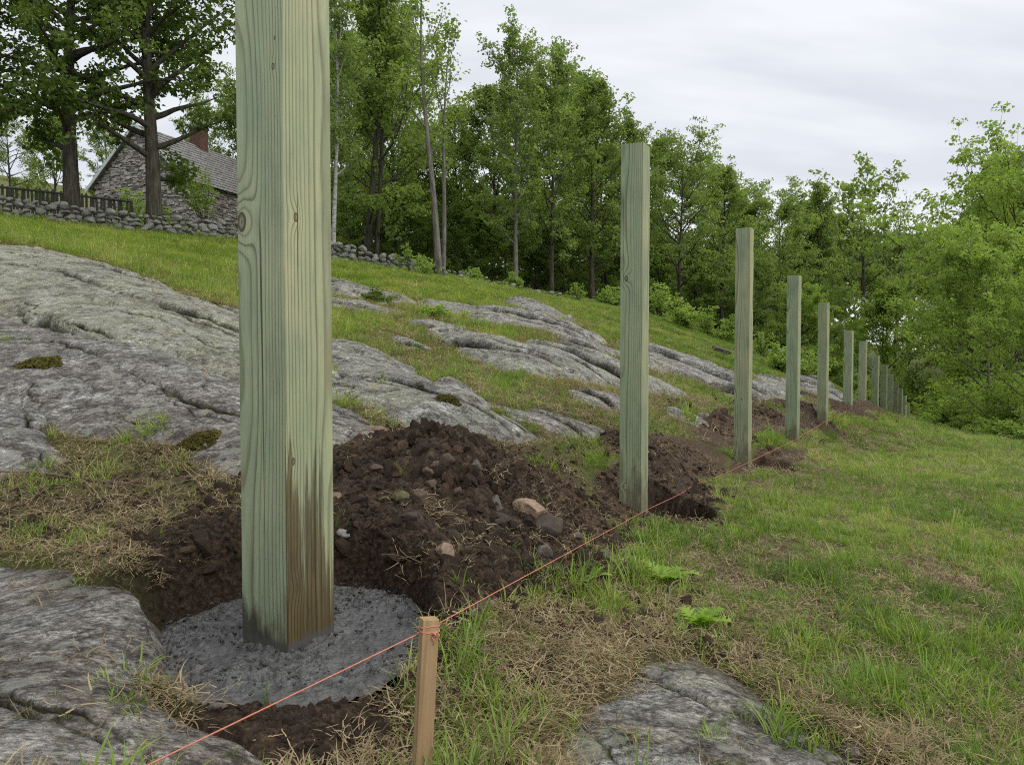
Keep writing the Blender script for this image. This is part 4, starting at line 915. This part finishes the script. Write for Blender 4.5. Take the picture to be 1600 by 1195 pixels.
for (px, py, sz, nl, lab) in [(1038, 912, .17, 13, 'bright yellow green broad leaved weed right of the dirt pile'), (1092, 985, .16, 13, 'broad leaved green weed beside the curved twig'), (925, 905, .09, 6, 'small leafy weed at the right foot of the dirt pile'), (640, 1010, .0, 0, '')]:
    if nl == 0: continue
    c = hit_top(px, py); r = np.random.default_rng(px); root = empty('weed_plant', c); tag(root, lab, 'weed')
    for k in range(nl):
        mb = MB(); lobed_leaf(mb, (0, 0, -.005), k * 2.4 + r.uniform(-.3, .3), sz * r.uniform(.6, 1.1), sz * .26, r); obj('leaf', mb.mesh('leaf', attr='tint'), M['weed'], root)

# ------------------------------------------------------------------ trees
def bez(p0, d0, L_, rise, r, n=7, wob=.06):
    pts = [np.array(p0, float)]; d = np.array(d0, float); d /= np.linalg.norm(d)
    for k in range(n - 1):
        d = d + np.array([0, 0, rise]) + r.normal(0, wob, 3); d /= np.linalg.norm(d); pts.append(pts[-1] + d * L_ / (n - 1))
    return np.array(pts)
def tree_mesh(seed, H, r0, cb, cw, nl, leaf, per, bark_sides=8, fork=0, shape='oval', lean=(0, 0), density=1.0, crad=.6, stems=1, up=.56):
    """trunk and limbs in one mesh, leaves in another. cb: height share where limbs start; cw: crown half width"""
    r = np.random.default_rng(seed); tb = MB(); cents = []
    for sidx in range(stems):
        base = np.array([0, 0, -.4]) + (np.array([r.normal(0, .22), r.normal(0, .22), 0]) if stems > 1 else 0)
        n = 12; t = np.linspace(0, 1, n); hs = H * (1 if sidx == 0 else r.uniform(.7, .95))
        ph = r.uniform(0, 6.28, 2); splay = r.normal(0, .045, 2) * (stems > 1)
        trunk = base + np.stack([hs * (lean[0] * t + splay[0] * t) + .018 * hs * np.sin(t * 5 + ph[0]) * t, hs * (lean[1] * t + splay[1] * t) + .018 * hs * np.sin(t * 4 + ph[1]) * t, t * (hs + .4)], 1)
        rr0 = r0 * (1 if sidx == 0 else .75)
        rad = rr0 * (1 - .86 * t) + rr0 * .35 * np.exp(-t * 26)
        tube(tb, trunk, rad, bark_sides)
        nlim = max(5, int(nl / stems))
        for k in range(nlim):
            f = cb + (1 - cb) * ((k + r.uniform(.1, .9)) / nlim) ** (.7 if shape in ('spread', 'droop') else .9)
            f = min(f, .985); i = f * (n - 1); a = int(i); p = trunk[a] + (trunk[min(a + 1, n - 1)] - trunk[a]) * (i - a); rt = np.interp(f, t, rad)
            g = (f - cb) / (1 - cb)
            prof = {'oval': math.sin(math.pi * min(1, .20 + .76 * g)) ** .7, 'spread': .55 + .6 * math.sin(math.pi * min(1, .1 + .8 * g)), 'droop': .6 + .45 * math.sin(math.pi * min(1, .15 + .75 * g)), 'cone': 1.05 - .8 * g, 'vase': .5 + .75 * g ** .7 * (1.2 - g)}[shape]
            L_ = cw * prof * r.uniform(.7, 1.15); az = k * 2.39996 + r.uniform(-.4, .4); el = math.radians({'oval': 12 + 55 * g, 'spread': 8 + 45 * g, 'droop': 12 + 50 * g, 'cone': 5 + 30 * g, 'vase': 30 + 34 * g}[shape] + r.normal(0, 8))
            d = np.array([math.cos(az) * math.cos(el), math.sin(az) * math.cos(el), math.sin(el)])
            lp = bez(p, d, L_, {'spread': .05, 'droop': .0}.get(shape, .10), r, 7, .09); tube(tb, lp, np.linspace(min(rt * .62, r0 * .42), .012, 7), 5, False)
            ns = int(round((4 + 3 * r.uniform()) * density * min(1.2, .5 + L_ / 3)))
            for m in range(max(2, ns)):
                ff = .30 + .70 * (m + r.uniform()) / max(2, ns); ii = min(ff, .99) * 6; b = int(ii); q0 = lp[b] + (lp[b + 1] - lp[b]) * (ii - b)
                dd = (lp[b + 1] - lp[b]); dd /= np.linalg.norm(dd); dd = dd + r.normal(0, .65, 3) + np.array([0, 0, .12]); sl_ = L_ * r.uniform(.18, .42) + .25
                spn = bez(q0, dd, sl_, .06, r, 4, .12); tube(tb, spn, np.linspace(.016, .006, 4), 3, False)
                cents += [spn[3], spn[2] + r.normal(0, .1, 3)]
                if r.uniform() < .5: cents.append(spn[1] + r.normal(0, .15, 3))
            cents.append(lp[-1])
    cents = np.array(cents); v, f, ti = leaf_block(cents, crad, per, leaf, r, up)
    cm = mesh_np('crown', v, f, False); fattr(cm, 'tint', ti)
    return tb.mesh('trunk'), cm
PROTO = {}
def proto(key, **kw):
    if key not in PROTO:
        pair = tree_mesh(**kw); zc = np.empty(len(pair[1].vertices) * 3, np.float32); pair[1].vertices.foreach_get('co', zc); PROTO[key] = (pair, float(np.percentile(zc[2::3], 99.6)))
    return PROTO[key]
SPEC = dict(
 oakA=dict(seed=1, H=14, r0=.22, cb=.16, cw=4.5, nl=30, leaf=.20, per=26, shape='oval', crad=.56),
 oakB=dict(seed=2, H=14, r0=.20, cb=.14, cw=4.2, nl=30, leaf=.20, per=26, shape='oval', crad=.55, stems=2),
 oakC=dict(seed=3, H=13, r0=.24, cb=.14, cw=5.0, nl=32, leaf=.20, per=26, shape='spread', crad=.58),
 ashA=dict(seed=4, H=15, r0=.19, cb=.20, cw=4.6, nl=30, leaf=.19, per=19, shape='vase', crad=.5),
 ashB=dict(seed=5, H=14, r0=.18, cb=.16, cw=4.8, nl=32, leaf=.19, per=19, shape='vase', crad=.52),
 low=dict(seed=6, H=9, r0=.14, cb=.04, cw=4.0, nl=34, leaf=.20, per=26, shape='spread', crad=.55),
 lowB=dict(seed=7, H=10, r0=.13, cb=.05, cw=3.8, nl=34, leaf=.20, per=26, shape='oval', crad=.55, stems=2),
 sparse=dict(seed=8, H=14, r0=.19, cb=.40, cw=2.8, nl=18, leaf=.18, per=8, shape='vase', crad=.5, stems=2, density=.8),
 thin=dict(seed=9, H=14, r0=.15, cb=.30, cw=2.6, nl=22, leaf=.19, per=14, shape='vase', crad=.5, lean=(.03, 0)),
 maple=dict(seed=10, H=16, r0=.40, cb=.20, cw=5.6, nl=44, leaf=.23, per=22, shape='droop', crad=.62, density=1.3),
 mapleB=dict(seed=12, H=16, r0=.40, cb=.165, cw=5.2, nl=42, leaf=.23, per=20, shape='droop', crad=.62, density=1.3),
 bare=dict(seed=13, H=10, r0=.16, cb=.30, cw=2.4, nl=16, leaf=.15, per=1, shape='vase', crad=.4),
 open=dict(seed=14, H=11, r0=.20, cb=.34, cw=3.8, nl=18, leaf=.24, per=14, shape='spread', crad=.5, density=.9),
 wide=dict(seed=15, H=11, r0=.26, cb=.14, cw=6.2, nl=36, leaf=.20, per=26, shape='spread', crad=.58, density=1.15),
)
def place_tree(kind, px, d, top, leafm, barkm, label, group, name='tree', widen=1.0, py=None, yaw=None, lift=0.0):
    (tm, cm), H = proto(kind, **SPEC[kind])
    q = P(px, 500, d); x, y = q[0], q[1]; z = float(base_z(np.array([x]), np.array([y]))[0])
    zt = P(px, top, d)[2]; s = max((zt - z) / H, .15)
    root = empty(name, (x, y, z - .05)); root.scale = (s * widen, s * widen, s); root.rotation_euler = (0, 0, random.uniform(0, 6.28) if yaw is None else yaw)
    a = bpy.data.objects.new('trunk', tm); b = bpy.data.objects.new('crown', cm)
    for o, m_ in ((a, barkm), (b, leafm)):
        col.objects.link(o); o.parent = root
        if not o.data.materials: o.data.materials.append(m_)
        o.material_slots[0].link = 'OBJECT'; o.material_slots[0].material = m_
    tag(root, label, 'tree', group); return root
EDGE = 'trees along the wood edge behind the stone wall'
TREES = [
 ('maple', 117, 28.6, -330, 'leafd', 'bark', 'dark trunked maple behind the stone wall at the far left, left of the house gable', 'maples by the house', 1.0),
 ('mapleB', 243, 29.2, -300, 'leafd', 'bark', 'dark trunked maple standing directly in front of the stone house', 'maples by the house', 1.0),
 ('maple', -70, 27, -300, 'leafd', 'bark', 'maple whose branches hang in from beyond the left edge', 'maples by the house', .95),
 ('thin', 521, 31.8, -60, 'leaf', 'birch', 'slim pale barked tree just right of the nearest post', EDGE, .9),
 ('oakB', 575, 38, -60, 'leaf', 'bark', 'dark many stemmed tree right of the slim pale barked tree', EDGE, 1.0),
 ('ashB', 618, 42, -20, 'leaf', 'bark', 'tall tree between the many stemmed tree and the thin crowned one', EDGE, .8),
 ('sparse', 686, 33.5, -30, 'leaf', 'bark2', 'thin crowned tree with forked grey trunk against the sky', EDGE, 1.0),
 ('ashA', 806, 38, 38, 'leaf', 'bark2', 'tall tree with the highest top between the forked tree and the second post', EDGE, .95),
 ('ashB', 862, 40, 62, 'leaf', 'bark', 'tall tree second to the right of the forked tree', EDGE, .95),
 ('oakA', 925, 43, 130, 'leaf', 'bark', 'leafy tree just left of the second post', EDGE, .95),
 ('ashA', 985, 46, 172, 'leaf', 'bark', 'leafy tree rising directly behind the second post', EDGE, 1.1),
 ('oakC', 1062, 47, 205, 'leaf', 'bark', 'round topped tree right of the second post', EDGE, .95),
 ('oakA', 1128, 54, 262, 'leaf', 'bark', 'tree whose crown tops out just left of the third post', EDGE, 1.0),
 ('oakC', 1215, 62, 282, 'leaf', 'bark', 'round crowned tree above the fourth post', EDGE, .95),
 ('oakB', 1270, 84, 292, 'leaf', 'bark', 'tree above the fifth post with sky to its right', EDGE, .8),
 ('open', 1345, 118, 262, 'leaf', 'bark', 'open crowned tree showing branches against the sky on the right', 'trees on the right hand slope', 1.0),
 ('bare', 1400, 116, 280, 'leaf', 'bark2', 'nearly bare tree next to the open crowned one', 'trees on the right hand slope', .9),
 ('wide', 1590, 34, 178, 'leafl', 'bark', 'wide spreading tree reaching highest at the right edge', 'trees on the right hand slope', .95),
 ('wide', 1590, 46, 250, 'leafl', 'bark', 'spreading tree left of the tallest tree at the right edge', 'trees on the right hand slope', .85),
 ('low', 1545, 25, 345, 'leafl', 'bark2', 'low branched light green tree in front at the right edge', 'trees on the right hand slope', .9),
 ('lowB', 1535, 44, 400, 'leafl', 'bark', 'low light green tree behind the far end of the post row', 'trees on the right hand slope', 1.0),
 ('low', 1610, 22, 420, 'leafl', 'bark2', 'leafy low tree cut by the right edge, nearest on that side', 'trees on the right hand slope', .8),
 ('lowB', 1380, 112, 440, 'leafl', 'bark', 'low light green tree behind the sixth and seventh posts', 'trees on the right hand slope', 1.1),
 ('low', 1255, 52, 440, 'leafl', 'bark', 'low tree filling the wood edge behind the fourth and fifth posts', 'trees on the right hand slope', 1.1),
 ('low', 1170, 46, 400, 'leaf', 'bark', 'low tree filling the wood edge behind the third post', EDGE, 1.1),
]
for (k, px, d, top, lm, bmk, lab, grp, wd) in TREES: place_tree(k, px, d, top, M[lm], M[bmk], lab, grp, widen=wd, yaw={'thin': 0.0, 'sparse': 1.0}.get(k))
BACK = [(545,50,60),(600,56,30),(650,50,190),(730,52,170),(770,47,140),(840,52,110),(890,56,120),(950,55,185),(1020,58,215),(1090,62,245),(1160,72,300),(1245,85,310),(1310,125,335),(1420,125,350),(1500,100,330),(1560,55,240),(1640,45,230),(500,60,40)]
for k, (px, d, top) in enumerate(BACK):
    place_tree(['oakA', 'oakC', 'lowB', 'oakB'][k % 4], px, d, top, M['leaf'], M['bark'], 'tree deep in the dense wood, mostly hidden behind the edge trees', 'trees deep in the wood', widen=1.0)
HB = [(20,58,150),(90,70,170),(170,75,190),(330,62,150),(400,60,110),(440,58,60),(-60,60,120)]
for k, (px, d, top) in enumerate(HB):
    place_tree(['oakC', 'lowB', 'oakA'][k % 3], px, d, top, M['leaf'], M['bark'], 'green tree standing behind the stone house and fence, %s from the left' % ['second', 'third', 'fourth', 'fifth', 'sixth', 'last', 'first'][k], 'trees behind the house', widen=.9)
LOWB = [(548,43,330),(590,44,340),(630,41,335),(668,44,345),(712,42,350),(752,44,360),(790,45,365),(832,47,375),(880,47,375),(930,50,385),(975,52,395),(1030,52,400),(1085,54,410),(1130,58,430)]
for k, (px, d, top) in enumerate(LOWB):
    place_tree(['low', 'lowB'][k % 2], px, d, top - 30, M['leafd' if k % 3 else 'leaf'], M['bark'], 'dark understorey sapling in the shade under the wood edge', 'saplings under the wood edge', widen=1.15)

# ------------------------------------------------------------------ shrubs
def shrub_mesh(seed, H, w, n, leaf, per, crad, stemy=False):
    r = np.random.default_rng(seed); tb = MB(); cents = []
    for k in range(n):
        az = r.uniform(0, 6.28); el = math.radians(r.uniform(50, 85) if stemy else r.uniform(25, 85)); L_ = H * r.uniform(.6, 1.05) * (1 if stemy else (.6 + .4 * math.sin(el)))
        d = np.array([math.cos(az) * math.cos(el) * w / H * 1.4, math.sin(az) * math.cos(el) * w / H * 1.4, math.sin(el)])
        p = bez(r.normal(0, .05 * w, 3) * [1, 1, 0], d, L_, .03, r, 6, .07); tube(tb, p, np.linspace(.014, .004, 6), 4, False); cents += [p[5], p[4], p[3] + r.normal(0, .06, 3)] + ([] if stemy else [p[2]])
    v, f, ti = leaf_block(np.array(cents), crad, per, leaf, r, .4, .8); cm = mesh_np('foliage', v, f, False); fattr(cm, 'tint', ti)
    return tb.mesh('stems'), cm
SH = dict(round=shrub_mesh(31, 1.2, 1.1, 26, .11, 16, .2), loose=shrub_mesh(32, 1.6, 1.0, 20, .11, 11, .2), stemy=shrub_mesh(33, 2.6, 1.3, 26, .11, 9, .22, True), tall=shrub_mesh(34, 1.5, .35, 9, .09, 12, .13, True), fern=shrub_mesh(35, .6, .9, 30, .09, 14, .16))
SHH = dict(round=1.2, loose=1.6, stemy=2.6, tall=1.5, fern=.7)
def place_shrub(kind, px, py, d, hpx, leafm, label, group, widen=1.0, ground=True):
    q = P(px, py, d); x, y = q[0], q[1]; z = float(base_z(np.array([x]), np.array([y]))[0]); s = hpx * d / F / SHH[kind]
    root = empty('shrub', (x, y, z - .03)); root.scale = (s * widen, s * widen, s); root.rotation_euler = (0, 0, random.uniform(0, 6.28))
    for nm, me_, m_ in (('stems', SH[kind][0], M['bark']), ('foliage', SH[kind][1], leafm)):
        o = bpy.data.objects.new(nm, me_); col.objects.link(o); o.parent = root
        if not me_.materials: me_.materials.append(m_)
        o.material_slots[0].link = 'OBJECT'; o.material_slots[0].material = m_
    tag(root, label, 'shrub', group)
place_shrub('round', 258, 345, 30.5, 42, M['leafl'], 'yellow green bush at the foot of the maple in front of the house', None, 1.0)
place_shrub('loose', 205, 340, 40, 55, M['leafl'], 'pale green shrub growing against the house gable', None, 1.2)
place_shrub('stemy', 318, 355, 33, 105, M['leafl'], 'upright many stemmed shrub in front of the house side wall', None, 1.0)
for k, (px, h) in enumerate([(640, 48), (655, 36), (625, 30), (668, 26)]):
    place_shrub('tall', px, 420, 30.5, h, M['leafs'], ['tall pale weed spike beside the wall left of the forked tree', 'second pale weed spike, right of the tallest one', 'short weed spike left of the tallest one', 'short weed spike nearest the forked trunk'][k], 'weed spikes along the wall')
place_shrub('loose', 660, 437, 30, 30, M['leafs'], 'grey green brush heap at the foot of the forked tree', None, 1.6)
place_shrub('round', 590, 470, 15.5, 26, M['leafd'], 'dark green low bush in the upper meadow right of the nearest post', None, 1.5)
place_shrub('fern', 680, 488, 14, 22, M['leafs'], 'dark leafy patch above the mid slope whaleback rock', None, 2.0)
NTH = ['first'] + ORD[1:] + ['fifteenth', 'sixteenth', 'seventeenth', 'eighteenth', 'nineteenth', 'twentieth', 'twenty first', 'twenty second']
NB = [(1030,478,37,52,'loose'),(1068,500,34,40,'round'),(1105,520,33,46,'loose'),(1140,535,34,40,'round'),(1190,550,32,40,'loose'),(1220,575,28,44,'round'),(1255,590,30,46,'loose'),(1280,600,44,50,'round'),(1310,612,106,34,'loose'),(955,470,38,30,'fern'),(900,462,37,26,'loose'),(740,440,35,22,'fern'),(800,450,36,24,'round')]
for q_, (px, py, d, h, kd) in enumerate(sorted(NB)):
    place_shrub(kd, px, py, d, h, M['leafs' if kd != 'round' else 'leafl'], 'light green shrub in the fringe below the wood edge, %s from the left' % NTH[q_], 'shrubs fringing the wood edge', 1.3)
RB = [(1478,660,33,50,'round'),(1492,665,30,52,'loose'),(1500,668,28,62,'round'),(1530,672,27,66,'loose'),(1560,680,25,70,'round'),(1590,684,24,80,'loose'),(1625,690,23,85,'round'),(1440,650,108,40,'loose'),(1478,650,60,70,'round'),(1405,640,110,46,'round'),(1380,630,110,50,'loose'),(1345,620,106,40,'round'),(1515,660,34,85,'loose'),(1550,665,32,90,'round'),(1590,670,30,100,'loose'),(1490,655,42,70,'loose'),(1540,690,22,34,'fern'),(1575,696,21,34,'fern'),(1505,684,24,30,'fern'),(1485,672,27,26,'fern'),(1640,700,20,50,'round')]
for q_, (px, py, d, h, kd) in enumerate(sorted(RB)):
    place_shrub(kd, px, py, d, h, M['leafs' if kd != 'round' else 'leafl'], 'bright green shrub in the thicket on the right, %s from its left end' % NTH[q_], 'thicket on the right', 1.4)
place_shrub('round', 1485, 668, 25.5, 30, M['leafd'], 'low dark green bush in front of the thicket on the right', None, 1.5)

# ------------------------------------------------------------------ depth of the wood behind the edge trees
r = np.random.default_rng(78); n = 2700
pxw = r.uniform(380, 1330, n); dw = r.uniform(72, 92, n); side = np.arange(n) >= 1500; pxw = np.where(side, np.where(r.uniform(size=n) < .6, r.uniform(1680, 2500, n), r.uniform(-900, -130, n)), pxw); dw = np.where(side, r.uniform(46, 62, n), dw); q = P(pxw, 500, dw); zb_ = base_z(q[:, 0], q[:, 1])
tw = P(pxw, np.interp(pxw, [-900, -130, 380, 700, 1000, 1330, 1680, 2500], [150, 170, 270, 300, 360, 470, 330, 300]) - 10, dw)[:, 2]
v, f, ti = leaf_block(np.stack([q[:, 0], q[:, 1], zb_ + (tw - zb_) * r.uniform(0, 1, n)], 1), 1.5, 26, .55, r, .4, .8); me = mesh_np('inner_wood', v, f, False); fattr(me, 'tint', ti)
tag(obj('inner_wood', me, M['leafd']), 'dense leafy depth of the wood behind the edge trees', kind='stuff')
# ------------------------------------------------------------------ far wooded hill
r = np.random.default_rng(77); n = 2600
hx = r.uniform(-20, 260, n); hy = r.uniform(230, 330, n); hz = np.array(base_z(hx, hy))
u_ = hx / hy; pxx = CX + F * u_; zt = P(pxx, np.interp(pxx, [900, 1250, 1330, 1400, 1480, 1700], [420, 385, 368, 366, 372, 350]), hy)[:, 2]
hz2 = zt - (330 - hy) * .06 - r.uniform(0, 9, n) ** 1.2
v, f, ti = leaf_block(np.stack([hx, hy, hz2], 1), 3.4, 16, 1.9, r, .5, .8); me = mesh_np('distant_woods', v, f, False); fattr(me, 'tint', ti)
M['leaffar'] = m_leaf('distant_leaf', (.050, .085, .045), (.095, .140, .075), .3)
tag(obj('distant_woods', me, M['leaffar']), 'far wooded hill seen through the gap on the right', kind='stuff')

# ------------------------------------------------------------------ dry stone wall
M['wallstone'] = m_stone('lichen_fieldstone', (.06, .062, .053), (.155, .16, .14), (.34, .345, .30), scale=.35, dirt=.2)
wp = np.array([P(a, b, d) for a, b, d in [(-130, 326, 25), (0, 338, 26), (190, 362, 28), (370, 378, 30), (530, 408, 31), (640, 424, 32.5), (760, 444, 34.5), (900, 466, 37), (985, 478, 38.5)]])
seg = np.linalg.norm(np.diff(wp[:, :2], axis=0), axis=1); cum = np.concatenate([[0], np.cumsum(seg)])
def wall_at(s): return np.array([np.interp(s, cum, wp[:, k]) for k in range(2)])
SMESH = [mesh_np('stone', *lump(500 + k, 2, .30, (1, .8, .72), 1.0, 18), False) for k in range(12)]
for m_ in SMESH: m_.materials.append(M['wallstone'])
o0 = wall_at(cum[-1] * .3); wall = empty('stone_wall', (o0[0], o0[1], float(base_z(np.array([o0[0]]), np.array([o0[1]]))[0])))
tag(wall, 'low dry stone wall of grey fieldstones running along the top of the meadow', 'stone wall')
rw = np.random.default_rng(61); cnt = 0
for course in range(4):
    s = rw.uniform(0, .3) + (1.2 if course else 0)
    while s < cum[-1] and cnt < 300:
        f = s / cum[-1]; hgt = .66 if f < .52 else np.interp(f, [.52, .62, .70, .8, 1], [.55, .45, .2, .12, .05])
        size = rw.uniform(.11, .235) * (1.0 if f < .6 else .75); p = wall_at(s + size); tgt = wall_at(s + size + .1) - p; ang = math.atan2(tgt[1], tgt[0])
        zz = .04 + course * .175 + size * .3
        if zz < hgt + rw.uniform(-.04, .08):
            gz_ = float(base_z(np.array([p[0]]), np.array([p[1]]))[0])
            o = bpy.data.objects.new('stone', SMESH[rw.integers(12)]); col.objects.link(o); o.parent = wall
            o.location = Vector((p[0], p[1] + rw.normal(0, .06), gz_ + zz + rw.normal(0, .02))) - wall.location
            o.rotation_euler = (rw.normal(0, .3), rw.normal(0, .3), ang + rw.normal(0, .35)); o.scale = (size * 1.15, size * 1.2, size * rw.uniform(.8, 1.2)); cnt += 1
        s += size * 1.8 * (1 if f < .62 else 1.5)
# ------------------------------------------------------------------ picket fence behind the wall
M['oldwood'] = m_plain_wood('weathered_wood', (.05, .045, .038), (.13, .12, .105), .3)
fp = [P(-60, 330, 30.2), P(208, 352, 31.5)]
g0 = fp[0]; g1 = fp[1]; fence = empty('picket_fence', (g0[0], g0[1], float(base_z(np.array([g0[0]]), np.array([g0[1]]))[0]))); tag(fence, 'weathered picket fence between the stone wall and the house', 'fence')
pkm = MB(); box(pkm, (0, 0, .50), (.045, .012, .50)); pkm.add([[-.045, -.012, 1.0], [.045, -.012, 1.0], [0, -.012, 1.06], [-.045, .012, 1.0], [.045, .012, 1.0], [0, .012, 1.06]], None, [[0, 1, 2], [3, 5, 4]]); pkm = pkm.mesh('picket', False); pkm.materials.append(M['oldwood'])
N_ = 48; fang = math.atan2(g1[1] - g0[1], g1[0] - g0[0])
for k in range(N_):
    p = g0 + (g1 - g0) * k / (N_ - 1); z = float(base_z(np.array([p[0]]), np.array([p[1]]))[0]); o = bpy.data.objects.new('picket', pkm); col.objects.link(o); o.parent = fence; o.location = Vector((p[0], p[1], z + .12)) - fence.location; o.rotation_euler = (rw.normal(0, .02), rw.normal(0, .03), fang); o.scale = (1, 1, rw.uniform(.94, 1.04))
for hz_ in (.30, .95):
    mb = MB(); pts = []
    for k in range(12):
        p = g0 + (g1 - g0) * k / 11; z = float(base_z(np.array([p[0]]), np.array([p[1]]))[0]); pts.append(np.array([p[0], p[1] - .035, z + .12 + hz_]) - np.array(fence.location))
    tube(mb, pts, .045, 4); obj('rail', mb.mesh('rail', False), M['oldwood'], fence)

# ------------------------------------------------------------------ stone house
M['mortar'] = m_simple('mortar', (.17, .15, .13), .95, .1, .3, 3); M['masonry'] = m_masonry()
M['shingle'] = m_simple('weathered_shingle', (.17, .165, .16), .9, .15, .6, 5); M['brickred'] = m_simple('red_brick', (.095, .050, .040), .9, .15, .35, 6); M['trim'] = m_simple('pale_trim', (.42, .47, .47), .7, .3, .15, 6)
hc = P(292, 350, 45); zb = P(292, 352, 45)[2] - .5; ze = P(292, 277, 45)[2]; za = ze + 3.3
sd = np.array([.34, .94]) / math.hypot(.34, .94); gd = np.array([-sd[1], sd[0]]); GW, HL = 7.0, 9.5
house = empty('stone_house', (hc[0], hc[1], zb)); tag(house, 'small rubble stone house with steep grey shingle roof behind the maples', 'house')
def hp(g, s, z): return np.array([gd[0] * g + sd[0] * s, gd[1] * g + sd[1] * s, z - zb])
def quadprism(mb, pts, th):
    """a flat polygon given thickness along its normal"""
    p = np.array(pts); nrm = np.cross(p[1] - p[0], p[2] - p[0]); nrm /= np.linalg.norm(nrm); n = len(p)
    v = np.concatenate([p, p + nrm * th]); q = [[k, (k + 1) % n, n + (k + 1) % n, n + k] for k in range(n)]
    if n == 4: mb.add(v, q + [[3, 2, 1, 0], [4, 5, 6, 7]])
    else: mb.add(v, q, [[0, 2, 1], [3, 4, 5]])
mb = MB(); quadprism(mb, [hp(0, 0, zb), hp(GW, 0, zb), hp(GW, 0, ze), hp(0, 0, ze)], .3); quadprism(mb, [hp(0, 0, ze), hp(GW, 0, ze), hp(GW / 2, 0, za)], .3)
quadprism(mb, [hp(0, .01, zb), hp(0, HL, zb), hp(0, HL, ze), hp(0, .01, ze)], -.3); quadprism(mb, [hp(GW, .01, zb), hp(GW, HL, zb), hp(GW, HL, ze), hp(GW, .01, ze)], .3)
quadprism(mb, [hp(0, HL, zb), hp(GW, HL, zb), hp(GW, HL, ze), hp(0, HL, ze)], -.3); quadprism(mb, [hp(0, HL, ze), hp(GW, HL, ze), hp(GW / 2, HL, za)], -.3)
wallo = obj('wall', mb.mesh('wall', False), M['mortar'], house)
# individual wall stones, joined because each is only a few pixels across
mb = MB(); rs = np.random.default_rng(91)
def course_face(org, ux, length, z0, z1, clip=None, out=None):
    z = z0
    while z < z1:
        h = rs.uniform(.10, .19); s = rs.uniform(-.3, 0)
        while s < length:
            w = rs.uniform(.10, .46); c = s + w / 2; hj = h * rs.uniform(.6, 1.25)
            if 0 < c < length and (clip is None or clip(c, z + h / 2)):
                R_ = np.array([[ux[0], out[0], 0], [ux[1], out[1], 0], [0, 0, 1]])
                ct = org + np.array([ux[0] * c, ux[1] * c, z + h / 2 - zb + rs.normal(0, .025)]) + np.array([out[0], out[1], 0]) * rs.uniform(-.03, .06)
                a_ = rs.normal(0, .13); Ra = np.array([[math.cos(a_), 0, -math.sin(a_)], [0, 1, 0], [math.sin(a_), 0, math.cos(a_)]])
                box(mb, ct, (w / 2 - .010, .06, hj / 2 - .008), R_ @ Ra, rs.uniform())
            s += w
        z += h
course_face(np.zeros(3), gd, GW, zb, za, lambda c, z: z < ze or abs(c - GW / 2) < GW / 2 * (za - z) / (za - ze) - .12, -sd)
course_face(np.zeros(3), sd, HL, zb, ze - .1, None, -gd)
so = obj('stonework', mb.mesh('stonework', False, 'tint'), M['masonry'], house); so['kind'] = 'stuff'
t = M['masonry'].node_tree
roof = None
mb = MB()
for side in (0, 1):
    g_e = -.35 if side == 0 else GW + .35; ze2 = ze - .35 * (za - ze) / (GW / 2)
    NC = 16
    for k in range(NC):
        a0, a1 = k / NC, (k + 1.25) / NC; a1 = min(a1, 1.0)
        p0 = lambda a: (g_e + (GW / 2 - g_e) * a, ze2 + (za - ze2) * a)
        (ga, zza), (gb, zzb) = p0(a0), p0(a1); lift = .03
        pts = [hp(ga, -.3, zza + .08 + lift), hp(ga, HL + .3, zza + .08 + lift), hp(gb, HL + .3, zzb + .05), hp(gb, -.3, zzb + .05)]
        quadprism(mb, pts, (.05 if side == 1 else -.05))
roof = obj('roof', mb.mesh('roof', False), M['shingle'], house)
mb = MB()
for side in (0, 1):
    g_e = -.4 if side == 0 else GW + .4; ze2 = ze - .4 * (za - ze) / (GW / 2)
    quadprism(mb, [hp(g_e, -.36, ze2 - .12), hp(GW / 2, -.36, za - .12), hp(GW / 2, -.36, za + .12), hp(g_e, -.36, ze2 + .12)], .05)
obj('bargeboard', mb.mesh('bargeboard', False), M['trim'], roof)
mb = MB(); ch = hp(GW / 2, 5.0, za); R_ = np.array([[gd[0], sd[0], 0], [gd[1], sd[1], 0], [0, 0, 1]])
box(mb, ch + [0, 0, .05], (.42, .36, 1.05), R_); box(mb, ch + [0, 0, 1.17], (.48, .42, .07), R_); box(mb, ch + [0, 0, 1.32], (.16, .16, .1), R_)
obj('chimney', mb.mesh('chimney', False), M['brickred'], roof)
